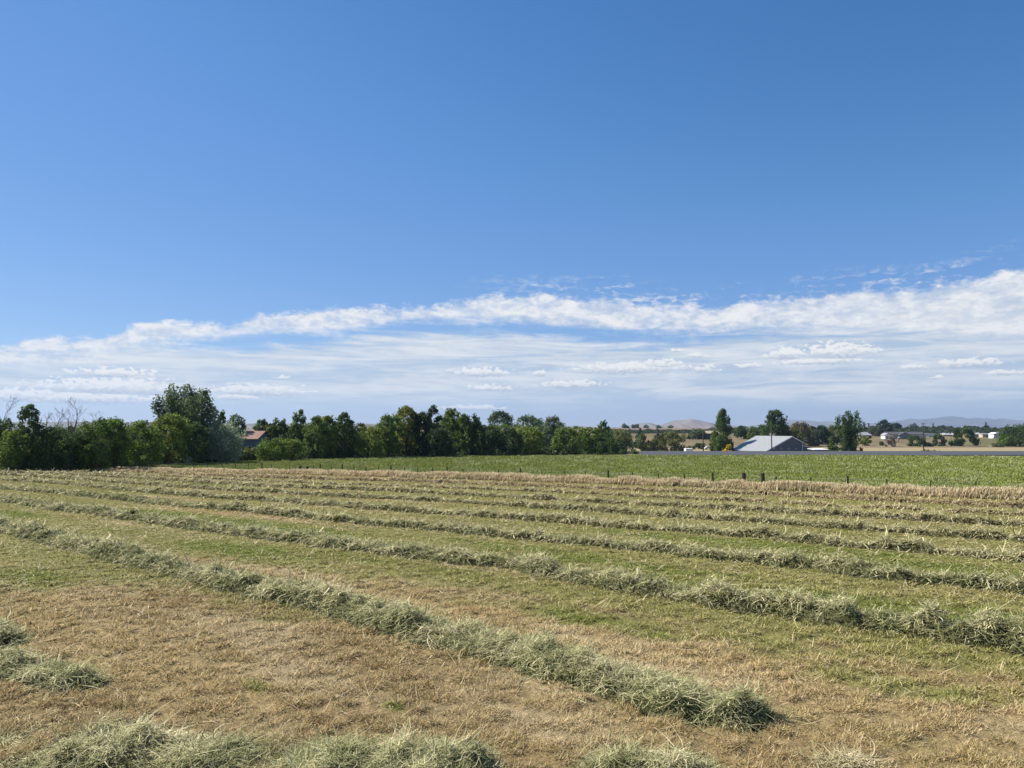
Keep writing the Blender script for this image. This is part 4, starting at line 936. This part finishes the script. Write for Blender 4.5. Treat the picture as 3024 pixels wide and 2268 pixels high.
# ------------------------------------------------------------------ buildings
def P3d(px, py, Y): return at_depth(px, py, Y)
def house(name, label, xa, xb, yr, ye, yb, Y, depth, wall, roof, gable='side', windows=(), door=None, cat='house', over=0.35, hip=0.0):
    """gable 'side': ridge runs across the view; 'front': gable end faces the viewer; 'flat': shallow shed roof"""
    a, c = P3d(xa, yb, Y), P3d(xb, yb, Y); x0, x1 = a[0], c[0]; zr, ze = P3d(xa, yr, Y)[2], P3d(xa, ye, Y)[2]
    z0 = min(P3d(xa, yb, Y)[2], float(terrain((x0 + x1) / 2, Y))) - 0.3
    cx = (x0 + x1) / 2; root = thing(name, label, cat, (cx, Y, z0)); hw = (x1 - x0) / 2; he = ze - z0; hr = zr - z0
    wb = MB(); rb = MB(); t = 0.16
    if gable == 'side':
        wb.prism([(-hw, 0, 0), (-hw, depth, 0), (-hw, depth, he), (-hw, depth / 2, hr - t), (-hw, 0, he)], (2 * hw, 0, 0)) if not hip else wb.box((0, depth / 2, he / 2), (2 * hw, depth, he))
        o_ = hw + over; hi = o_ - hip; dz = (hr - he) / (depth / 2) * over
        if hip:
            v = [(-o_, -over, he), (o_, -over, he), (o_, depth + over, he), (-o_, depth + over, he), (-hi, depth / 2, hr), (hi, depth / 2, hr)]
            rb.quad(v[0], v[1], v[5], v[4]); rb.quad(v[2], v[3], v[4], v[5]); rb.quad(v[1], v[2], v[5]); rb.quad(v[3], v[0], v[4]); rb.quad(v[3], v[2], v[1], v[0])
        else:
            for s_ in (0, 1):
                ya, yb_ = (-over, depth / 2) if s_ == 0 else (depth + over, depth / 2)
                rb.prism([(-o_, ya, he - dz + 0.02), (-o_, yb_, hr + 0.02), (-o_, yb_, hr + t), (-o_, ya, he - dz + t)], (2 * o_, 0, 0))
    elif gable == 'front':
        wb.prism([(-hw, 0, 0), (hw, 0, 0), (hw, 0, he), (0, 0, hr - t), (-hw, 0, he)], (0, depth, 0))
        dz = (hr - he) / hw * over
        for s_ in (-1, 1): rb.prism([(s_ * (hw + over), -over, he - dz + 0.02), (0, -over, hr + 0.02), (0, -over, hr + t), (s_ * (hw + over), -over, he - dz + t)], (0, depth + 2 * over, 0))
    else:
        wb.box((0, depth / 2, he / 2), (2 * hw, depth, he)); rb.prism([(-hw - over, -over, he), (-hw - over, depth + over, hr - 0.02), (-hw - over, depth + over, hr + .15), (-hw - over, -over, he + .17)], (2 * (hw + over), 0, 0))
    wb.build('wall', wall, root); rb.build('roof', roof, root)
    for (wx, wz, ww, wh) in windows:
        fo = MB().box((wx * hw, -0.03, wz * he), (ww + 0.16, 0.06, wh + 0.16)).build('window', M_TRIM, root)
        MB().box((wx * hw, -0.075, wz * he), (ww, 0.03, wh)).build('pane', M_GLASS, fo)
    if door: MB().box((door[0] * hw, -0.04, door[2] / 2), (door[1], 0.08, door[2])).build('door', M_DARK, root)
    return root
def Yof(px, by): return float(ground_at(px, by, 215)[1])
# house with the red-brown roof between the trees
house('brick_house', 'house with red-brown roof glimpsed between the silvery willow and dark trees', 698, 757, 1275, 1297, 1322, 150, 9, M_GREYWALL, M_REDROOF, 'side', ((0.2, .55, 1.1, .9), (-.3, .55, 1.0, .9)))
house('shed', 'weathered grey-brown board shed with pale roof near the slim poplar', 2064, 2124, 1273, 1280, 1297, Yof(2080, 1297), 9, M_BROWNWALL, M_TAN, 'side', cat='shed', door=(-.5, 2.2, 2.6))
house('house', 'small tan house with a gable roof beyond the barn roof edge', 2197, 2222, 1276, 1284, 1296, Yof(2205, 1296), 7, M_BEIGE, M_TAN, 'front', ((-.45, .5, .9, 1.0), (.35, .5, .9, 1.0)))
house('cottage', 'grey-roofed cottage mostly hidden by dark trees behind the barn', 2364, 2388, 1275, 1283, 1300, Yof(2380, 1300), 7, M_GREYWALL, M_GREYROOF, 'side', ((.1, .5, 1, .9),))
house('pump_house', 'small tan shed with a pale hip roof behind the bright green bush', 2538, 2574, 1276, 1285, 1295, Yof(2550, 1295), 6, M_TAN, M_GREYROOF, 'side', cat='shed', hip=2.2, door=(.8, 1.6, 2.1), over=0.5)
house('long_house', 'long low grey-roofed house with white end wall behind dark bushes', 2622, 2735, 1276, 1283, 1296, Yof(2680, 1296), 9, M_BEIGE, M_DARKROOF, 'side', ((-.75, .5, 1.3, 1.0), (-.2, .5, 1.2, 1.0), (.25, .5, 1.2, 1.0), (.6, .5, 1.2, 1)), (-.48, 1.1, 2.1))
house('garage', 'white-walled end building joined to the long low house', 2614, 2630, 1280, 1285, 1295, Yof(2680, 1296) - 3, 6, M_WHITE, M_GREYROOF, 'front', door=(0, 1.6, 2.0), cat='garage')
house('gabled_porch', 'dark gabled porch building in the middle of the long low house', 2655, 2690, 1277, 1285, 1296, Yof(2680, 1296) - 2.5, 5, M_GREYWALL, M_DARKROOF, 'front', ((0, .5, 2.0, 1.0),), cat='porch')
house('shed', 'pale low shed between the trailer and the biggest dark bush', 2786, 2822, 1279, 1284, 1288, Yof(2800, 1288), 6, M_TAN, M_WHITE, 'flat', cat='shed')
house('house', 'green-roofed house behind a flat white building', 2855, 2893, 1273, 1278.5, 1289, Yof(2875, 1287), 8, M_TAN, M_OLIVEROOF, 'side', ((-.5, .5, 1.1, .9),))
house('mobile_home', 'flat white building with a long dark window band', 2872, 2900, 1279, 1281, 1291.5, Yof(2885, 1291.5), 5, M_WHITE, M_WHITE, 'flat', ((0, .45, 4.6, 1.1),), cat='building')
house('shed', 'small beige shed with a dark doorway next to the flat white building', 2902, 2922, 1280, 1282, 1292, Yof(2910, 1292), 5, M_BEIGE, M_GREYROOF, 'flat', ((-.5, .55, .8, .8),), (.45, 1.3, 2.0), cat='shed')
house('shed', 'bright white gabled shed standing at the edge of the green lot', 2935, 2956, 1277.5, 1282, 1294.5, Yof(2945, 1294.5), 6, M_WHITE, M_WHITE, 'front', ((-.35, .55, .8, .8),), cat='shed')
house('house', 'low grey-roofed house just behind the bright white gabled shed', 2954, 2985, 1276, 1281, 1291, Yof(2965, 1291), 7, M_GREYWALL, M_GREYROOF, 'side', ((-.4, .5, 1, .9),))
# the big barn
alp = math.radians(70); fd = np.array((-math.sin(alp), -math.cos(alp), 0)); rd = np.array((math.cos(alp), -math.sin(alp), 0))
Rr = P3d(2337, 1289, 300); gz0 = float(terrain(Rr[0], 300)) - 0.3; Lb = 21.0
barn = thing('barn', 'big grey barn with a long pale metal roof behind the road', 'barn', (Rr[0], Rr[1], gz0))
hz_ = Rr[2] - gz0; fr_run, bk_run, sl = 12.4, 5.3, 0.45
def bp_(run, z, along=0.0): return tuple(fd * run + rd * (-along) + np.array((0, 0, z)))
MB().prism([bp_(-bk_run, 0), bp_(fr_run, 0), bp_(fr_run, hz_ - fr_run * sl - .12), bp_(0, hz_ - .12), bp_(-bk_run, hz_ - bk_run * sl - .12)], -rd * Lb).build('wall', M_BARN, barn)
e = 0.5
roof_b = MB()
for run in (fr_run + e, -(bk_run + e)):
    z1 = hz_ - abs(run) * sl
    roof_b.prism([bp_(run, z1, -e), bp_(0, hz_, -e), bp_(0, hz_ + .14, -e), bp_(run, z1 + .14, -e)], -rd * (Lb + 2 * e))
roof_b.build('roof', M_ROOF_METAL, barn)
tb = MB()
for run in (fr_run + e, -(bk_run + e)):
    z1 = hz_ - abs(run) * sl; tb.prism([bp_(run, z1 - .28, -e - .03), bp_(0, hz_ - .28, -e - .03), bp_(0, hz_ + .16, -e - .03), bp_(run, z1 + .16, -e - .03)], rd * 0.06)
tb.prism([bp_(-bk_run - .02, 0, -.02), bp_(-bk_run + .3, 0, -.02), bp_(-bk_run + .3, hz_ - bk_run * sl - .2, -.02), bp_(-bk_run - .02, hz_ - bk_run * sl - .3, -.02)], rd * 0.06)
tb.build('trim', M_TRIM, barn)
for q in (9.0, 5.5, 2.0, -1.6): MB().prism([bp_(q, 3.1, -.02), bp_(q - 1.3, 3.1, -.02), bp_(q - 1.3, 3.7, -.02), bp_(q, 3.7, -.02)], rd * 0.05).build('window', M_GREYROOF, barn)
zl = hz_ - bk_run * sl - 1.0
MB().prism([bp_(-bk_run - .02, 0, .6), bp_(-bk_run - 6.3, 0, .6), bp_(-bk_run - 6.3, zl - 1.7, .6), bp_(-bk_run - .02, zl - .2, .6)], -rd * 18).build('lean_to_wall', M_BARN, barn)
lean = MB().prism([bp_(-bk_run - .04, zl - .1, .2), bp_(-bk_run - 7.0, zl - 1.75, .2), bp_(-bk_run - 7.0, zl - 1.6, .2), bp_(-bk_run - .04, zl + .05, .2)], -rd * 19).build('lean_to_roof', M_DARKROOF, barn)
MB().prism([bp_(-bk_run - .04, zl - .3, .12), bp_(-bk_run - 7.0, zl - 1.95, .12), bp_(-bk_run - 7.0, zl - 1.62, .12), bp_(-bk_run - .04, zl + .03, .12)], rd * 0.06).build('fascia', M_TRIM, lean)
# low pale shed roof just past the barn, white container
house('shed', 'low pale-roofed shed beside the barn lean-to at the road', 2406, 2446, 1326.5, 1329, 1342, 285, 6, M_DARK, M_WHITE, 'flat', cat='shed')
house('container', 'low white box container behind the road by the brown mound', 2026, 2046, 1325.5, 1326.5, 1338, 262, 3, M_WHITE, M_WHITE, 'flat', cat='container', over=0.05)
g = at_far(2100, 300)

# vehicles
def car(label, px, base, body_mat, Lc=4.4, hc=1.45, Y=None):
    g = ground_at(px, base, 215) if Y is None else at_far(px, Y)
    root = thing('parked_car', label, 'car', tuple(g))
    h = Lc / 2
    side = [(-h, .35), (-h, .8), (-h * .92, .92), (-h * .5, .98), (h * .55, .98), (h * .95, .88), (h, .7), (h, .35)]
    MB().prism([(x_, -.85, z_) for x_, z_ in side], (0, 1.7, 0)).build('body', body_mat, root, bevel=.06)
    cab = [(-h * .78, .985), (-h * .55, hc), (h * .18, hc), (h * .46, .985)]
    cb_ = MB().prism([(x_, -.74, z_) for x_, z_ in cab], (0, 1.48, 0)).build('cabin', body_mat, root, bevel=.05)
    MB().prism([(-h * .68, -.77, 1.03), (-h * .51, -.77, hc - .1), (h * .14, -.77, hc - .1), (h * .37, -.77, 1.03)], (0, .02, 0)).build('window', M_GLASS, root)
    for sx in (-.62, .62):
        for sy in (-.86, .66): 
            w_ = MB().tube([(sx * h, sy, .33), (sx * h, sy + .2, .33)], [.33, .33], 14).build('wheel', M_RUBBER, root)
car('white car parked on the farm drive near the slim poplar', 2094, 1327, M_WHITE, 4.6, 1.5)
car('grey car parked in front of the gabled porch building', 2661, 1297, M_GREYROOF)
# camping trailer
g = ground_at(2748, 1291.5, 215); Lr = 27 * g[1] / F; Hr = 11 * g[1] / F
rv = thing('camping_trailer', 'white camping trailer with dark windows past the tall power pole', 'trailer', tuple(g))
MB().prism([(-Lr / 2, 0, .55), (-Lr / 2, 0, Hr * .9), (-Lr * .42, 0, Hr), (Lr * .45, 0, Hr), (Lr / 2, 0, Hr * .85), (Lr * .47, 0, .55)], (0, 2.3, 0)).build('body', M_WHITE, rv, bevel=.08)
for wx, ww in ((-.3, 1.2), (.12, .9), (.32, .7)): MB().box((wx * Lr, -.02, Hr * .66), (ww, .06, .6)).build('window', M_GLASS, rv)
MB().box((-.05 * Lr, -.02, .55 + .85), (.65, .05, 1.6)).build('door', M_GREYROOF, rv)
for sx in (-.05, .06): MB().tube([(sx * Lr, .05, .36), (sx * Lr, .3, .36)], [.36, .36], 14).build('wheel', M_RUBBER, rv)
MB().tube([(Lr * .47, 1.15, .55), (Lr * .58, 1.15, .5)], [.06, .05], 6).build('hitch', M_DARK, rv)

# power poles
def pole(label, px, topy, Y, arm=0.0, transformer=False, r=0.2):
    g = at_far(px, Y); H = at_depth(px, topy, Y)[2] - g[2]
    root = thing('utility_pole', label, 'utility pole', tuple(g), 'utility poles of the far farms')
    MB().tube([(0, 0, -.3), (0, 0, H * .5), (0, 0, H)], [r * 1.15, r, r * .75], 9).build('pole', M_POST, root, smooth=True)
    if arm:
        ab = MB().box((arm * .1, -.14, H - .55), (arm, .12, .16)).build('crossarm', M_POST, root)
        for q in (-.42, -.18, .22, .58):
            MB().tube([(arm * q, -.14, H - .47), (arm * q, -.14, H - .28)], [.06, .045], 8).build('insulator', M_DARK, ab)
    if transformer:
        MB().tube([(-.34, -.1, H - 3.6), (-.34, -.1, H - 2.6)], [.30, .30], 12).build('transformer', M_TRANSF, root)
pole('thin dark power pole standing among the olive bushes near the rail gate', 1941, 1262, 300)
pole('short bare pole by the weathered shed', 2076, 1280, 330)
pole('pole with a pale transformer can in front of the barn gable', 2278, 1258, 285, transformer=True, r=.2)
pole('tall power pole with a crossarm on the dry field by the road', 2726, 1248, 300, arm=1.9, r=.17)
pole('thin short pole beside the biggest dark round bush', 2808, 1279, 430, r=.12)
pole('short thin pole in front of the long low house', 2652, 1280, 470, r=.12)

# ------------------------------------------------------------------ hills and mountains
def range_(name, label_col, pts, D, base_y, rough, seed, thick=0.35):
    pts = np.array(pts, float); xs_ = np.arange(pts[0, 0], pts[-1, 0] + 1, 3.0); ys_ = np.interp(xs_, pts[:, 0], pts[:, 1])
    Xr = (xs_ - CX) / F * D; H = np.array([at_depth(x_, y_, D)[2] for x_, y_ in zip(xs_, ys_)]); z0 = -30.0
    H = H + (fbm(Xr / (D * .006), Xr * 0, seed, 4) - .5) * rough
    K = 26; T = np.linspace(-1, 1, K); V_ = []
    for j, t in enumerate(T):
        yy = D + t * D * thick * .5; f = 1 - abs(t)
        spur = (fbm(Xr / (D * .010) + t * 1.2, np.full_like(Xr, t * 5.0), seed + 7, 4) - .5)
        z = z0 + (H - z0) * np.clip(f ** 0.9 + spur * .7 * f * (1 - f) * 2, 0, None if f < 1 else 1.0)
        V_.append(np.stack([Xr * (yy / D) ** .3, np.full_like(Xr, yy), z], 1))
    V_ = np.stack(V_, 0); nj, ni = V_.shape[:2]; ii = np.arange(nj * ni).reshape(nj, ni)
    Q_ = np.stack([ii[:-1, :-1], ii[:-1, 1:], ii[1:, 1:], ii[1:, :-1]], -1).reshape(-1, 4)
    m_ = mat_simple(name + '_slope', label_col, 0.95, scale=0.004, var=0.25, spec=0.05)
    tag(mesh_np(name, V_.reshape(-1, 3), Q_, m_, smooth=True), kind='structure')
range_('mountains', (0.10, 0.10, 0.095), [(2540, 1256), (2593, 1247), (2640, 1244), (2666, 1239), (2687, 1235), (2699, 1237), (2741, 1236), (2775, 1232), (2800, 1228), (2806, 1226.5), (2829, 1233.6), (2852, 1236), (2870, 1233.5), (2881, 1231), (2894, 1235), (2912, 1234.4), (2935, 1240), (2950, 1236), (2959, 1235), (2977, 1242), (3003, 1243), (3018, 1241), (3080, 1246), (3200, 1240), (3400, 1256)], 11500, 1270, 14, 5)
range_('mountains', (0.14, 0.13, 0.115), [(2180, 1262), (2260, 1252), (2327, 1239.5), (2366, 1238), (2388, 1242), (2417, 1245), (2450, 1243.5), (2480, 1247), (2540, 1247), (2620, 1254), (2720, 1262)], 10500, 1270, 10, 15)
range_('hills', (0.20, 0.165, 0.14), [(1925, 1266), (1949, 1255), (1986, 1242), (2005, 1238.6), (2022, 1237), (2038, 1235), (2056, 1237.7), (2076, 1244), (2103, 1248.6), (2140, 1254), (2240, 1262), (2300, 1266)], 5200, 1270, 5, 25)
range_('hills', (0.19, 0.165, 0.14), [(1820, 1266), (1868, 1254), (1886, 1249.5), (1913, 1247.6), (1925, 1250), (1950, 1257), (1985, 1266)], 5000, 1270, 4, 35)
range_('hills', (0.19, 0.175, 0.155), [(-500, 1250), (200, 1244), (458, 1245), (720, 1249), (1040, 1250), (1250, 1252), (1500, 1256), (1680, 1257), (1740, 1259), (1850, 1266)], 3300, 1270, 3, 45)

# ------------------------------------------------------------------ air
hb = MB().box((0, 5600, 130), (30000, 14800, 300)).build('haze', bpy.data.materials.new('haze'))
hm = hb.data.materials[0]; hm.use_nodes = True; ht = hm.node_tree; ht.nodes.clear()
pv = ht.nodes.new('ShaderNodeVolumePrincipled'); ho = ht.nodes.new('ShaderNodeOutputMaterial'); ht.links.new(pv.outputs[0], ho.inputs['Volume'])
pv.inputs['Color'].default_value = (0.42, 0.57, 0.79, 1); pv.inputs['Density'].default_value = 7.5e-5; pv.inputs['Anisotropy'].default_value = 0.2
tag(hb, kind='stuff')
